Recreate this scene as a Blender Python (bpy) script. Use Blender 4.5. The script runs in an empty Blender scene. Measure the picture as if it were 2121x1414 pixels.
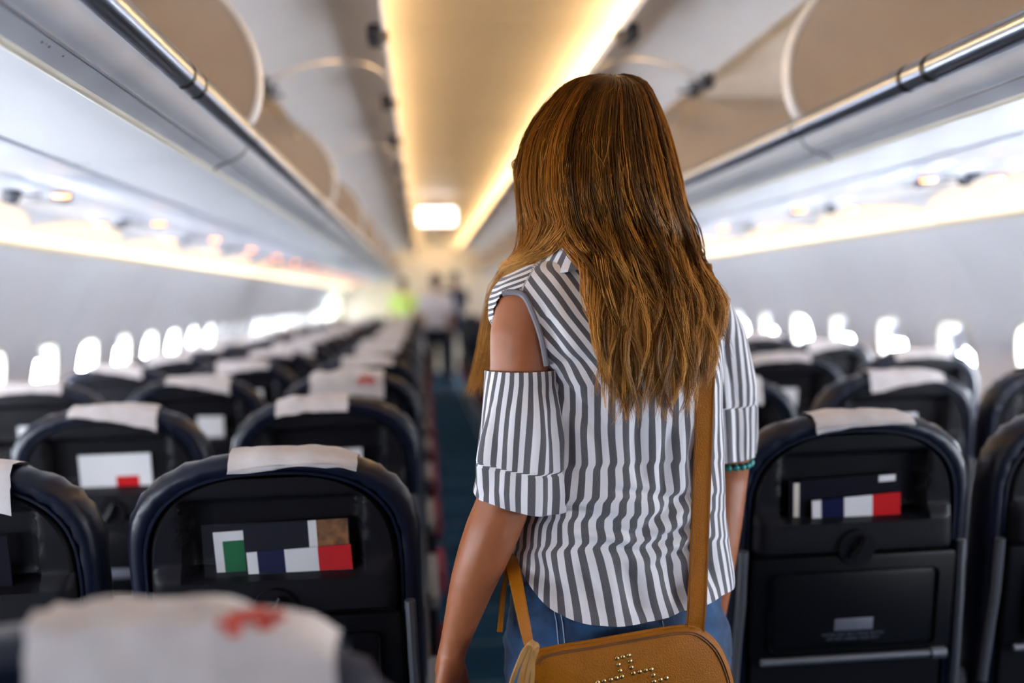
import bpy, bmesh, math, random
import numpy as np
from mathutils import Vector, Matrix, noise
from mathutils.bvhtree import BVHTree

random.seed(7)
rng = np.random.default_rng(7)
scene = bpy.context.scene
C = scene.collection

# ------------------------------------------------------------------ camera
FPX, CX, CY = 2062.0, 1060.5, 707.0            # focal length and centre in pixels of the 2121x1414 frame
VPX, VPY, ROLL = 875.0, 618.0, 0.028           # vanishing point of the cabin axis, small roll
CAM = np.array([-0.26, 0.0, 1.365])
_F = np.array([(VPX - CX) / FPX, (CY - VPY) / FPX, -1.0]); _F /= np.linalg.norm(_F)
_R = np.array([math.cos(ROLL), math.sin(ROLL), 0.0]); _R -= _F * _R.dot(_F); _R /= np.linalg.norm(_R)
_U = np.cross(_R, _F)
W2C = np.column_stack([_R, _F, _U])            # world -> camera space
C2W = W2C.T


def at(px, py, Y):
    """World point at depth Y (along the cabin) under a pixel of the frame."""
    d = C2W @ np.array([(px - CX) / FPX, (CY - py) / FPX, -1.0])
    return CAM + d * (Y - CAM[1]) / d[1]


def proj(P):
    q = (np.asarray(P) - CAM) @ W2C.T
    return np.stack([CX + FPX * q[..., 0] / -q[..., 2], CY - FPX * q[..., 1] / -q[..., 2]], -1)


cam_d = bpy.data.cameras.new('camera')
cam = bpy.data.objects.new('camera', cam_d); C.objects.link(cam)
M = Matrix([list(C2W[0]), list(C2W[1]), list(C2W[2])]).to_4x4()
M.translation = Vector(CAM)
cam.matrix_world = M
cam_d.sensor_width = 36.0
cam_d.lens = FPX * 36.0 / 2121.0
cam_d.clip_start = 0.02
cam_d.dof.use_dof = True
cam_d.dof.focus_distance = 1.36
cam_d.dof.aperture_fstop = 1.5
scene.camera = cam

# ------------------------------------------------------------------ world and exposure
wd = bpy.data.worlds.new('daylight'); scene.world = wd; wd.use_nodes = True
wd.node_tree.nodes['Background'].inputs[0].default_value = (0.75, 0.86, 1.0, 1)
wd.node_tree.nodes['Background'].inputs[1].default_value = 1.0
scene.view_settings.view_transform = 'Standard'
scene.view_settings.look = 'None'
scene.view_settings.gamma = 1.0
scene.view_settings.use_curve_mapping = False
scene.view_settings.exposure = 0.62
scene.cycles.max_bounces = 8
scene.cycles.diffuse_bounces = 6
scene.cycles.sample_clamp_indirect = 6.0
scene.cycles.caustics_reflective = False
scene.cycles.caustics_refractive = False
WINDOW_GLOW = 30.0       # daylight in the window panes
CEIL_GLOW = 20.0        # warm lamps behind the bin tops
SIDE_GLOW = 1.5        # warm lamps above the sidewalls


# ------------------------------------------------------------------ materials
def mat(name, col, rough=0.5, metal=0.0, spec=0.5, emit=None, estr=0.0, noise_amt=0.0, noise_scale=30.0,
        bump=0.0, bump_scale=200.0, sss=0.0, sheen=0.0, coat=0.0, alpha=1.0, trans=0.0, stretch=None):
    m = bpy.data.materials.new(name); m.use_nodes = True
    nt = m.node_tree; b = nt.nodes['Principled BSDF']
    b.inputs['Base Color'].default_value = (*col, 1)
    b.inputs['Roughness'].default_value = rough
    b.inputs['Metallic'].default_value = metal
    b.inputs['Specular IOR Level'].default_value = spec
    b.inputs['Coat Weight'].default_value = coat
    b.inputs['Sheen Weight'].default_value = sheen
    b.inputs['Alpha'].default_value = alpha
    b.inputs['Transmission Weight'].default_value = trans
    if sss:
        b.inputs['Subsurface Weight'].default_value = sss
        b.inputs['Subsurface Radius'].default_value = (0.012, 0.005, 0.003)
        b.inputs['Subsurface Scale'].default_value = 0.6
    if emit is not None:
        b.inputs['Emission Color'].default_value = (*emit, 1)
        b.inputs['Emission Strength'].default_value = estr
    tc = nt.nodes.new('ShaderNodeTexCoord')
    vec = tc.outputs['Object']
    if stretch:
        mp = nt.nodes.new('ShaderNodeMapping'); mp.inputs['Scale'].default_value = stretch
        nt.links.new(vec, mp.inputs[0]); vec = mp.outputs[0]
    if noise_amt:
        n = nt.nodes.new('ShaderNodeTexNoise'); n.inputs['Scale'].default_value = noise_scale
        n.inputs['Detail'].default_value = 5
        nt.links.new(vec, n.inputs['Vector'])
        r = nt.nodes.new('ShaderNodeMapRange')
        r.inputs[1].default_value = 0.25; r.inputs[2].default_value = 0.75
        r.inputs[3].default_value = 1 - noise_amt; r.inputs[4].default_value = 1 + noise_amt
        nt.links.new(n.outputs[0], r.inputs[0])
        mx = nt.nodes.new('ShaderNodeMix'); mx.data_type = 'RGBA'; mx.blend_type = 'MULTIPLY'
        mx.inputs[0].default_value = 1.0; mx.inputs[6].default_value = (*col, 1)
        nt.links.new(r.outputs[0], mx.inputs[7]); nt.links.new(mx.outputs[2], b.inputs['Base Color'])
    if bump:
        n2 = nt.nodes.new('ShaderNodeTexNoise'); n2.inputs['Scale'].default_value = bump_scale
        n2.inputs['Detail'].default_value = 4
        nt.links.new(vec, n2.inputs['Vector'])
        bp = nt.nodes.new('ShaderNodeBump'); bp.inputs['Strength'].default_value = bump
        bp.inputs['Distance'].default_value = 0.002
        nt.links.new(n2.outputs[0], bp.inputs['Height']); nt.links.new(bp.outputs[0], b.inputs['Normal'])
    return m


MT = {}
MT['lining'] = mat('cabin_lining', (0.91, 0.91, 0.95), 0.65, spec=0.2, noise_amt=0.02, noise_scale=4)
MT['psu'] = mat('service_panel', (0.62, 0.64, 0.73), 0.3, noise_amt=0.02, noise_scale=3)
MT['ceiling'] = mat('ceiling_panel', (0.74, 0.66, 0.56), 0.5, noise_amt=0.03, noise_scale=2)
MT['bin'] = mat('bin_white', (0.62, 0.62, 0.66), 0.4, noise_amt=0.03, noise_scale=5)
MT['bin_door'] = mat('bin_door', (0.82, 0.81, 0.83), 0.45, noise_amt=0.03, noise_scale=4)
MT['bin_inner'] = mat('bin_inner', (0.88, 0.84, 0.79), 0.55, noise_amt=0.06, noise_scale=9)
MT['divider'] = mat('bin_divider', (0.52, 0.435, 0.365), 0.5, noise_amt=0.07, noise_scale=7)
MT['edge'] = mat('divider_edge', (0.72, 0.70, 0.70), 0.35)
MT['cream'] = mat('cream_trim', (0.80, 0.74, 0.62), 0.45)
MT['alu'] = mat('brushed_aluminium', (0.47, 0.53, 0.66), 0.28, metal=1.0, noise_amt=0.12, noise_scale=60, stretch=(1, 0.06, 1))
MT['seam_grey'] = mat('seam_grey', (0.30, 0.30, 0.34), 0.5)
MT['black'] = mat('black_plastic', (0.012, 0.012, 0.014), 0.4)
MT['latch'] = mat('dark_latch', (0.05, 0.05, 0.06), 0.45)
MT['grey_metal'] = mat('grey_metal', (0.35, 0.36, 0.38), 0.35, metal=0.9)
MT['brass_strut'] = mat('strut_metal', (0.50, 0.40, 0.28), 0.4, metal=0.6)
MT['carpet'] = mat('aisle_carpet', (0.011, 0.048, 0.098), 0.95, spec=0.1, noise_amt=0.35, noise_scale=90, bump=0.5, bump_scale=400)
MT['carpet_line'] = mat('carpet_line', (0.035, 0.085, 0.13), 0.9, noise_amt=0.3, noise_scale=90)
MT['track'] = mat('seat_track', (0.30, 0.32, 0.36), 0.4, metal=0.8)
MT['leather'] = mat('navy_leather', (0.0035, 0.0055, 0.017), 0.36, spec=0.38, noise_amt=0.2, noise_scale=20, bump=0.35, bump_scale=45)
MT['shell'] = mat('seat_shell_plastic', (0.0085, 0.008, 0.0105), 0.42, spec=0.13, noise_amt=0.08, noise_scale=12, bump=0.1, bump_scale=500)
MT['tray'] = mat('tray_plastic', (0.0045, 0.0045, 0.006), 0.40, spec=0.14, noise_amt=0.05, noise_scale=15)
MT['tray_arm'] = mat('tray_arm_metal', (0.13, 0.135, 0.15), 0.4, metal=0.5)
MT['plate'] = mat('placard', (0.12, 0.125, 0.16), 0.4)
MT['plate_text'] = mat('placard_text', (0.10, 0.10, 0.13), 0.5)
MT['paper'] = mat('headrest_paper', (0.66, 0.62, 0.62), 0.9, noise_amt=0.10, noise_scale=25, bump=0.6, bump_scale=60, sheen=0.2)
MT['red_print'] = mat('red_print', (0.60, 0.10, 0.07), 0.8)
MT['fabric'] = mat('seat_fabric', (0.012, 0.018, 0.045), 0.9, noise_amt=0.2, noise_scale=50)
MT['armrest'] = mat('armrest_plastic', (0.11, 0.105, 0.11), 0.5)
MT['belt'] = mat('red_belt', (0.20, 0.015, 0.03), 0.7)
MT['pane'] = mat('window_daylight', (0.8, 0.9, 1.0), 0.2, emit=(0.82, 0.90, 1.0), estr=WINDOW_GLOW)
MT['shade'] = mat('window_shade', (0.62, 0.62, 0.68), 0.6)
MT['ceil_lamp'] = mat('ceiling_lamp', (1, 0.9, 0.7), 0.4, emit=(1.0, 0.70, 0.33), estr=CEIL_GLOW)
MT['side_lamp'] = mat('side_lamp', (1, 0.9, 0.7), 0.4, emit=(1.0, 0.83, 0.56), estr=SIDE_GLOW)
MT['cove_glow'] = mat('cove_panel_glow', (0.80, 0.70, 0.56), 0.5, emit=(1.0, 0.80, 0.55), estr=0.45)  # cream cove panel, lamplight on it put in as its own emission
MT['read_lamp'] = mat('reading_lamp', (1, 0.7, 0.5), 0.3, emit=(1.0, 0.30, 0.09), estr=9.0)
MT['sign'] = mat('lit_sign', (1, 1, 1), 0.4, emit=(0.93, 0.93, 1.0), estr=3.0)
MT['smoke'] = mat('smoked_lens', (0.10, 0.11, 0.14), 0.2)
MT['white'] = mat('white_paper', (0.78, 0.78, 0.80), 0.6)
MT['red'] = mat('red_paper', (0.55, 0.012, 0.015), 0.5, spec=0.12)
MT['navy'] = mat('navy_paper', (0.006, 0.009, 0.045), 0.5, spec=0.1)
MT['green'] = mat('green_paper', (0.012, 0.13, 0.045), 0.5, spec=0.12)
MT['cover_dark'] = mat('magazine_dark', (0.006, 0.006, 0.012), 0.6, spec=0.08)
MT['cover_brown'] = mat('magazine_photo', (0.22, 0.10, 0.04), 0.3, noise_amt=0.8, noise_scale=60)
MT['pouch'] = mat('clear_pouch', (0.15, 0.15, 0.18), 0.15, alpha=0.05)
MT['skin'] = mat('skin', (0.34, 0.112, 0.044), 0.42, spec=0.45, noise_amt=0.06, noise_scale=60, bump=0.12, bump_scale=700, sss=0.12)
MT['denim'] = None
MT['tan'] = mat('tan_leather', (0.32, 0.105, 0.003), 0.46, spec=0.14, noise_amt=0.10, noise_scale=14, bump=0.55, bump_scale=420)
MT['tan_light'] = mat('tan_suede', (0.40, 0.20, 0.05), 0.7, noise_amt=0.12, noise_scale=60)
MT['stitch'] = mat('brown_stitch', (0.16, 0.055, 0.015), 0.7)
MT['brass'] = mat('brass_stud', (0.62, 0.42, 0.17), 0.28, metal=1.0)
MT['teal'] = mat('teal_bead', (0.01, 0.24, 0.22), 0.25)
MT['eye'] = mat('eye_white', (0.8, 0.8, 0.8), 0.2)
MT['bulkhead'] = mat('bulkhead', (0.72, 0.64, 0.52), 0.6)
MT['fill_blocker'] = mat('fill_blocker_blue', (0.02, 0.045, 0.11), 0.9)  # dark blue for the unseen wall that cuts fill light
MT['hi_vis'] = mat('hi_vis', (0.62, 0.80, 0.22), 0.8)
MT['white_shirt'] = mat('white_shirt', (0.78, 0.76, 0.84), 0.8)
MT['dark_cloth'] = mat('dark_cloth', (0.012, 0.015, 0.035), 0.9)
MT['dark_hair'] = mat('dark_hair', (0.02, 0.012, 0.01), 0.5)
MT['sandal'] = mat('sandal', (0.18, 0.08, 0.03), 0.6)
MT['daylight_door'] = mat('doorway_daylight', (0.9, 1, 0.9), 0.4, emit=(0.93, 1.0, 0.72), estr=0.9)


def denim():
    m = bpy.data.materials.new('denim'); m.use_nodes = True
    nt = m.node_tree; b = nt.nodes['Principled BSDF']
    b.inputs['Roughness'].default_value = 0.85; b.inputs['Sheen Weight'].default_value = 0.2
    tc = nt.nodes.new('ShaderNodeTexCoord')
    n1 = nt.nodes.new('ShaderNodeTexNoise'); n1.inputs['Scale'].default_value = 26; n1.inputs['Detail'].default_value = 4
    n2 = nt.nodes.new('ShaderNodeTexNoise'); n2.inputs['Scale'].default_value = 900; n2.inputs['Detail'].default_value = 2
    nt.links.new(tc.outputs['Object'], n1.inputs['Vector']); nt.links.new(tc.outputs['Object'], n2.inputs['Vector'])
    r = nt.nodes.new('ShaderNodeValToRGB')
    r.color_ramp.elements[0].position = 0.32; r.color_ramp.elements[0].color = (0.0022, 0.013, 0.044, 1)
    r.color_ramp.elements[1].position = 0.72; r.color_ramp.elements[1].color = (0.017, 0.085, 0.22, 1)
    nt.links.new(n1.outputs[0], r.inputs[0])
    mx = nt.nodes.new('ShaderNodeMix'); mx.data_type = 'RGBA'; mx.blend_type = 'OVERLAY'; mx.inputs[0].default_value = 0.5
    nt.links.new(r.outputs[0], mx.inputs[6]); nt.links.new(n2.outputs[0], mx.inputs[7])
    nt.links.new(mx.outputs[2], b.inputs['Base Color'])
    bp = nt.nodes.new('ShaderNodeBump'); bp.inputs['Strength'].default_value = 0.4; bp.inputs['Distance'].default_value = 0.001
    nt.links.new(n2.outputs[0], bp.inputs['Height']); nt.links.new(bp.outputs[0], b.inputs['Normal'])
    return m


MT['denim'] = denim()


def striped(name='striped_cotton', period=0.0192):
    """Woven grey/white stripes that follow the cloth (UV.x in metres across the stripes)."""
    m = bpy.data.materials.new(name); m.use_nodes = True
    nt = m.node_tree; b = nt.nodes['Principled BSDF']
    b.inputs['Roughness'].default_value = 0.85; b.inputs['Sheen Weight'].default_value = 0.25
    uv = nt.nodes.new('ShaderNodeUVMap'); uv.uv_map = 'UVMap'
    sp = nt.nodes.new('ShaderNodeSeparateXYZ'); nt.links.new(uv.outputs[0], sp.inputs[0])
    dv = nt.nodes.new('ShaderNodeMath'); dv.operation = 'DIVIDE'; dv.inputs[1].default_value = period
    nt.links.new(sp.outputs[0], dv.inputs[0])
    pp = nt.nodes.new('ShaderNodeMath'); pp.operation = 'PINGPONG'; pp.inputs[1].default_value = 0.5
    nt.links.new(dv.outputs[0], pp.inputs[0])
    st = nt.nodes.new('ShaderNodeMapRange'); st.inputs[1].default_value = 0.235; st.inputs[2].default_value = 0.265
    nt.links.new(pp.outputs[0], st.inputs[0])
    mp = nt.nodes.new('ShaderNodeMapping'); mp.inputs['Scale'].default_value = (900, 2600, 1)
    nt.links.new(uv.outputs[0], mp.inputs[0])
    n = nt.nodes.new('ShaderNodeTexNoise'); n.inputs['Scale'].default_value = 1.0; n.inputs['Detail'].default_value = 2
    nt.links.new(mp.outputs[0], n.inputs['Vector'])
    r = nt.nodes.new('ShaderNodeValToRGB')
    r.color_ramp.elements[0].position = 0.35; r.color_ramp.elements[0].color = (0.045, 0.041, 0.048, 1)
    r.color_ramp.elements[1].position = 0.70; r.color_ramp.elements[1].color = (0.185, 0.175, 0.195, 1)
    nt.links.new(n.outputs[0], r.inputs[0])
    mx = nt.nodes.new('ShaderNodeMix'); mx.data_type = 'RGBA'
    nt.links.new(st.outputs[0], mx.inputs[0]); nt.links.new(r.outputs[0], mx.inputs[6])
    mx.inputs[7].default_value = (0.86, 0.84, 0.87, 1)
    nt.links.new(mx.outputs[2], b.inputs['Base Color'])
    bp = nt.nodes.new('ShaderNodeBump'); bp.inputs['Strength'].default_value = 0.25; bp.inputs['Distance'].default_value = 0.0008
    nt.links.new(n.outputs[0], bp.inputs['Height']); nt.links.new(bp.outputs[0], b.inputs['Normal'])
    return m


MT['stripe'] = striped()


def hair_material():
    m = bpy.data.materials.new('hair_strands'); m.use_nodes = True
    nt = m.node_tree; b = nt.nodes['Principled BSDF']
    a = nt.nodes.new('ShaderNodeAttribute'); a.attribute_name = 'strand_colour'
    nt.links.new(a.outputs['Color'], b.inputs['Base Color'])
    b.inputs['Roughness'].default_value = 0.34
    b.inputs['Specular IOR Level'].default_value = 0.30
    b.inputs['Specular Tint'].default_value = (1.0, 0.66, 0.34, 1)
    return m


MT['hair'] = hair_material()


# ------------------------------------------------------------------ mesh helpers
class MB:
    """Collects shapes and links them as ONE mesh object."""
    def __init__(self): self.v = []; self.f = []; self.m = []

    def add(self, v, f, mi=0):
        o = len(self.v); self.v += [tuple(p) for p in v]
        self.f += [tuple(i + o for i in q) for q in f]; self.m += [mi] * len(f); return self

    def box(self, x0, x1, y0, y1, z0, z1, mi=0, bev=0.0):
        if bev <= 0:
            v = [(x, y, z) for z in (z0, z1) for y in (y0, y1) for x in (x0, x1)]
            f = [(0, 2, 3, 1), (4, 5, 7, 6), (0, 1, 5, 4), (2, 6, 7, 3), (0, 4, 6, 2), (1, 3, 7, 5)]
            return self.add(v, f, mi)
        bm = bmesh.new(); bmesh.ops.create_cube(bm, size=1)
        for q in bm.verts:
            q.co = ((x0 + x1) / 2 + q.co.x * (x1 - x0), (y0 + y1) / 2 + q.co.y * (y1 - y0), (z0 + z1) / 2 + q.co.z * (z1 - z0))
        bmesh.ops.bevel(bm, geom=bm.edges[:], offset=bev, segments=2, affect='EDGES', profile=0.5)
        bm.verts.index_update()
        self.add([q.co[:] for q in bm.verts], [[q.index for q in fc.verts] for fc in bm.faces], mi); bm.free(); return self

    def tube(self, pts, rad, n=8, mi=0, cap=True, flat=None):
        pts = [np.array(p, float) for p in pts]
        if np.isscalar(rad): rad = [rad] * len(pts)
        v = []; f = []; up = np.array([0.0, 0.0, 1.0]); prev = None
        for i, p in enumerate(pts):
            t = pts[min(i + 1, len(pts) - 1)] - pts[max(i - 1, 0)]; t = t / (np.linalg.norm(t) + 1e-12)
            if prev is None:
                a = np.cross(t, up)
                if np.linalg.norm(a) < 1e-3: a = np.cross(t, [1.0, 0, 0])
            else: a = prev - t * prev.dot(t)
            a /= np.linalg.norm(a); prev = a; b = np.cross(t, a)
            for k in range(n):
                w = 2 * math.pi * k / n; v.append(p + rad[i] * (a * math.cos(w) + b * math.sin(w)))
        for i in range(len(pts) - 1):
            for k in range(n):
                k2 = (k + 1) % n; f.append((i * n + k, i * n + k2, (i + 1) * n + k2, (i + 1) * n + k))
        if cap: f.append(tuple(range(n))[::-1]); f.append(tuple((len(pts) - 1) * n + k for k in range(n)))
        return self.add(v, f, mi)

    def loft(self, rings, mi=0, cap=True, closed=True):
        n = len(rings[0]); v = [p for r in rings for p in r]; f = []
        for i in range(len(rings) - 1):
            for k in range(n if closed else n - 1):
                k2 = (k + 1) % n; f.append((i * n + k, i * n + k2, (i + 1) * n + k2, (i + 1) * n + k))
        if cap: f.append(tuple(range(n))[::-1]); f.append(tuple((len(rings) - 1) * n + k for k in range(n)))
        return self.add(v, f, mi)

    def ellipsoid(self, c, r, n=16, m=10, mi=0, axes=None):
        axes = np.eye(3) if axes is None else np.array(axes)
        c = np.array(c, float); rings = []
        for i in range(m + 1):
            th = math.pi * (0.02 + 0.96 * i / m)
            rings.append([c + axes.T @ np.array([r[0] * math.sin(th) * math.cos(2 * math.pi * k / n),
                          r[1] * math.sin(th) * math.sin(2 * math.pi * k / n), r[2] * math.cos(th)]) for k in range(n)])
        return self.loft(rings, mi)

    def capsule(self, p0, p1, r0, r1, n=14, mi=0):
        p0 = np.array(p0, float); p1 = np.array(p1, float); t = p1 - p0; L = np.linalg.norm(t); t /= L
        pts = []; rad = []
        for a in (-88, -60, -30, 0): pts.append(p0 + t * r0 * math.sin(math.radians(a))); rad.append(max(r0 * math.cos(math.radians(a)), 1e-4))
        for a in (0, 30, 60, 88): pts.append(p1 + t * r1 * math.sin(math.radians(a))); rad.append(max(r1 * math.cos(math.radians(a)), 1e-4))
        return self.tube(pts, rad, n, mi)

    def prism(self, poly, axis, a0, a1, mi=0):
        """Extrude a 2D polygon; axis 'y' = poly in XZ, 'x' = poly in YZ, 'z' = poly in XY."""
        def P(p, a): return {'y': (p[0], a, p[1]), 'x': (a, p[0], p[1]), 'z': (p[0], p[1], a)}[axis]
        return self.loft([[P(p, a0) for p in poly], [P(p, a1) for p in poly]], mi)

    def mesh(self, name, mats, smooth=40):
        me = bpy.data.meshes.new(name); me.from_pydata(self.v, [], self.f)
        for m in (mats if isinstance(mats, (list, tuple)) else [mats]): me.materials.append(m)
        me.polygons.foreach_set('material_index', self.m)
        bm = bmesh.new(); bm.from_mesh(me); bmesh.ops.recalc_face_normals(bm, faces=bm.faces[:])
        if smooth:
            lim = math.radians(smooth)
            for e in bm.edges:
                if len(e.link_faces) == 2 and e.calc_face_angle(0) > lim: e.smooth = False
            for fc in bm.faces: fc.smooth = True
        bm.to_mesh(me); bm.free(); return me

    def build(self, name, mats, parent=None, smooth=40, loc=None):
        return link(name, self.mesh(name, mats, smooth), parent, loc)


def link(name, me, parent=None, loc=None, rot=None):
    o = bpy.data.objects.new(name, me); C.objects.link(o)
    if parent is not None: o.parent = parent
    if loc is not None: o.location = loc
    if rot is not None: o.rotation_euler = rot
    return o


def tag(o, label=None, cat=None, group=None, kind=None):
    if label: o['label'] = label
    if cat: o['category'] = cat
    if group: o['group'] = group
    if kind: o['kind'] = kind
    return o


def empty(name, loc=(0, 0, 0), rot=(0, 0, 0)):
    o = bpy.data.objects.new(name, None); C.objects.link(o); o.location = loc; o.rotation_euler = rot
    o.empty_display_size = 0.1
    return o


def remeshed(mb, name, mats, voxel=0.005, smooth=6, parent=None):
    """Union of overlapping closed shapes as one continuous skin."""
    tmp = mb.build('tmp', mats)
    r = tmp.modifiers.new('r', 'REMESH'); r.mode = 'VOXEL'; r.voxel_size = voxel; r.use_smooth_shade = True
    s = tmp.modifiers.new('s', 'SMOOTH'); s.factor = 0.5; s.iterations = smooth
    dg = bpy.context.evaluated_depsgraph_get(); dg.update()
    me = bpy.data.meshes.new_from_object(tmp.evaluated_get(dg))
    old = tmp.data; bpy.data.objects.remove(tmp); bpy.data.meshes.remove(old)
    me.name = name
    me.materials.clear()
    for m in (mats if isinstance(mats, (list, tuple)) else [mats]): me.materials.append(m)
    me.polygons.foreach_set('use_smooth', [True] * len(me.polygons))
    return link(name, me, parent)


def spline(pts, n):
    """Catmull-Rom through points."""
    P = np.array(pts, float); out = []
    Q = np.vstack([2 * P[0] - P[1], P, 2 * P[-1] - P[-2]])
    segs = len(P) - 1
    for k in range(n):
        u = k / (n - 1) * segs; i = min(int(u), segs - 1); t = u - i
        p0, p1, p2, p3 = Q[i], Q[i + 1], Q[i + 2], Q[i + 3]
        out.append(0.5 * (2 * p1 + (p2 - p0) * t + (2 * p0 - 5 * p1 + 4 * p2 - p3) * t * t + (3 * p1 - p0 - 3 * p2 + p3) * t ** 3))
    return np.array(out)


ORD = ['first', 'second', 'third', 'fourth', 'fifth', 'sixth', 'seventh', 'eighth', 'ninth', 'tenth', 'eleventh', 'twelfth',
       'thirteenth', 'fourteenth', 'fifteenth', 'sixteenth', 'seventeenth', 'eighteenth', 'nineteenth', 'twentieth']
ORD += ['twenty-' + w for w in ORD[:9]] + ['thirtieth'] + ['thirty-' + w for w in ORD[:9]] + ['fortieth']
SIDE = {-1: 'left', 1: 'right'}
Y0, Y1 = -1.35, 18.6

# ------------------------------------------------------------------ shell: floor, walls, ceiling
fl = MB(); fl.box(-1.8, 1.8, Y0, Y1, -0.05, 0.0)
floor = tag(fl.build('floor', MT['carpet'], smooth=0), kind='structure')
for s in (-1, 1):
    b = MB(); b.box(s * 0.275 - 0.012, s * 0.275 + 0.012, Y0, Y1, 0.0, 0.006)
    b.build('seat_track', MT['track'], floor, 0)
k = 0
y = 2.6
while y < 16.0:                                     # paler cross bands woven in the aisle carpet
    b = MB(); b.box(-0.25, 0.25, y, y + 0.03, 0.0, 0.002); b.build('carpet_band', MT['carpet_line'], floor, 0); y += 0.42

PZ = np.array([0.0, 0.10, 0.35, 0.60, 0.90, 1.10, 1.30, 1.45, 1.575])
PX = np.array([1.755, 1.765, 1.80, 1.835, 1.855, 1.84, 1.795, 1.725, 1.635])


def wall_x(z):
    z = np.clip(z, PZ[0], PZ[-1]); i = np.clip(np.searchsorted(PZ, z) - 1, 0, len(PZ) - 2)
    t = (z - PZ[i]) / (PZ[i + 1] - PZ[i])
    m = np.gradient(PX, PZ); h = PZ[i + 1] - PZ[i]
    return ((2 * t**3 - 3 * t**2 + 1) * PX[i] + (t**3 - 2 * t**2 + t) * h * m[i] + (-2 * t**3 + 3 * t**2) * PX[i + 1] + (t**3 - t**2) * h * m[i + 1])


WZ, WH, WW = 1.035, 0.175, 0.122                    # window centre height, half height, half width
PITCH = 0.533


def rrect(n, hw, hh, e=3.4):
    out = []
    for k in range(n):
        a = 2 * math.pi * (k + 0.5) / n; c, s_ = math.cos(a), math.sin(a)
        out.append((hw * math.copysign(abs(c) ** (2 / e), c), hh * math.copysign(abs(s_) ** (2 / e), s_)))
    return out


def square(n, hw, hh):
    out = []
    for k in range(n):
        a = 2 * math.pi * (k + 0.5) / n; c, s_ = math.cos(a), math.sin(a)
        q = max(abs(c) / hw, abs(s_) / hh); out.append((c / q, s_ / q))
    for sx in (-1, 1):                                  # keep true corners so neighbouring strips close up
        for sz in (-1, 1):
            k = min(range(n), key=lambda j: (out[j][0] - sx * hw) ** 2 + (out[j][1] - sz * hh) ** 2); out[k] = (sx * hw, sz * hh)
    return out


def panel_mesh(s):
    """One sidewall panel, 1.066 m long, with two window openings (local y from 0)."""
    mb = MB(); L = 2 * PITCH; g = 0.003
    zs_low = [0.0, 0.1, 0.25, 0.4, 0.55, 0.7, 0.80]; zs_hi = [1.32, 1.38, 1.44, 1.50, 1.54, 1.575]
    def strip(zs, ya, yb):
        mb.loft([[(s * wall_x(z), yy, z) for yy in (ya, yb)] for z in zs], cap=False, closed=False)
    strip(zs_low, g, L - g); strip(zs_hi, g, L - g)
    zm = list(np.linspace(0.80, 1.32, 9)); w = PITCH / 2
    for j in range(2):
        yc = w + j * PITCH; n = 40; zc = WZ
        rings = []
        for t in (0.0, 0.35, 0.7, 1.0):
            A = square(n, w, 0.26); zo = 1.06; B = rrect(n, WW, WH)
            r = []
            for (a, b), (c, d) in zip(A, B):
                yy = a + (c - a) * t; zz = (zo + b) * (1 - t) + (zc + d) * t
                yy = yc + yy
                yy = min(max(yy, g), L - g)
                r.append((s * wall_x(zz), yy, zz))
            rings.append(r)
        for dx, k in ((0.012, 0.97), (0.03, 0.90), (0.055, 0.86)):
            r = []
            for (c, d) in rrect(n, WW * k, WH * k): r.append((s * (wall_x(zc + d) + dx), yc + c, zc + d))
            rings.append(r)
        mb.loft(rings, cap=False)
    # edge returns into the panel joint
    zz = list(np.linspace(0, 1.575, 16))
    for ye in (g, L - g): mb.loft([[(s * wall_x(z), ye, z), (s * (wall_x(z) + 0.012), ye, z)] for z in zz], cap=False, closed=False)
    return mb.mesh('sidewall_panel', MT['lining'], 50)


def pane_mesh(s):
    mb = MB(); n = 40
    rr = rrect(n, WW * 0.90, WH * 0.90)
    mb.loft([[(s * (wall_x(WZ + d) + dx), c, WZ + d) for c, d in rr] for dx in (0.046, 0.052)])
    return mb.mesh('pane', MT['pane'], 40)


def frame_mesh(s):
    mb = MB(); n = 40; rings = []
    for k, dx in ((1.16, -0.001), (1.13, -0.006), (1.05, -0.007), (1.0, -0.002), (0.97, 0.012)):
        rings.append([(s * (wall_x(WZ + d) + dx), c, WZ + d) for c, d in rrect(n, WW * k + 0.0, WH * (1 + (k - 1) * 0.75))])
    mb.loft(rings, cap=False)
    return mb.mesh('window_frame', MT['cream'], 60)


def shade_mesh(s, drop):
    mb = MB(); zt = WZ + WH * 0.899; zb = zt - drop
    zs = np.linspace(zb, zt, 5)
    def hw(z):
        q = min(abs(z - WZ) / (WH * 0.90), 0.9995); return WW * 0.905 * (1 - q ** 3.4) ** (1 / 3.4)
    mb.loft([[(s * (wall_x(z) + 0.041), -hw(z), z), (s * (wall_x(z) + 0.041), hw(z), z), (s * (wall_x(z) + 0.0445), hw(z), z), (s * (wall_x(z) + 0.0445), -hw(z), z)] for z in zs])
    return mb.mesh('shade', MT['shade'], 40)


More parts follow.
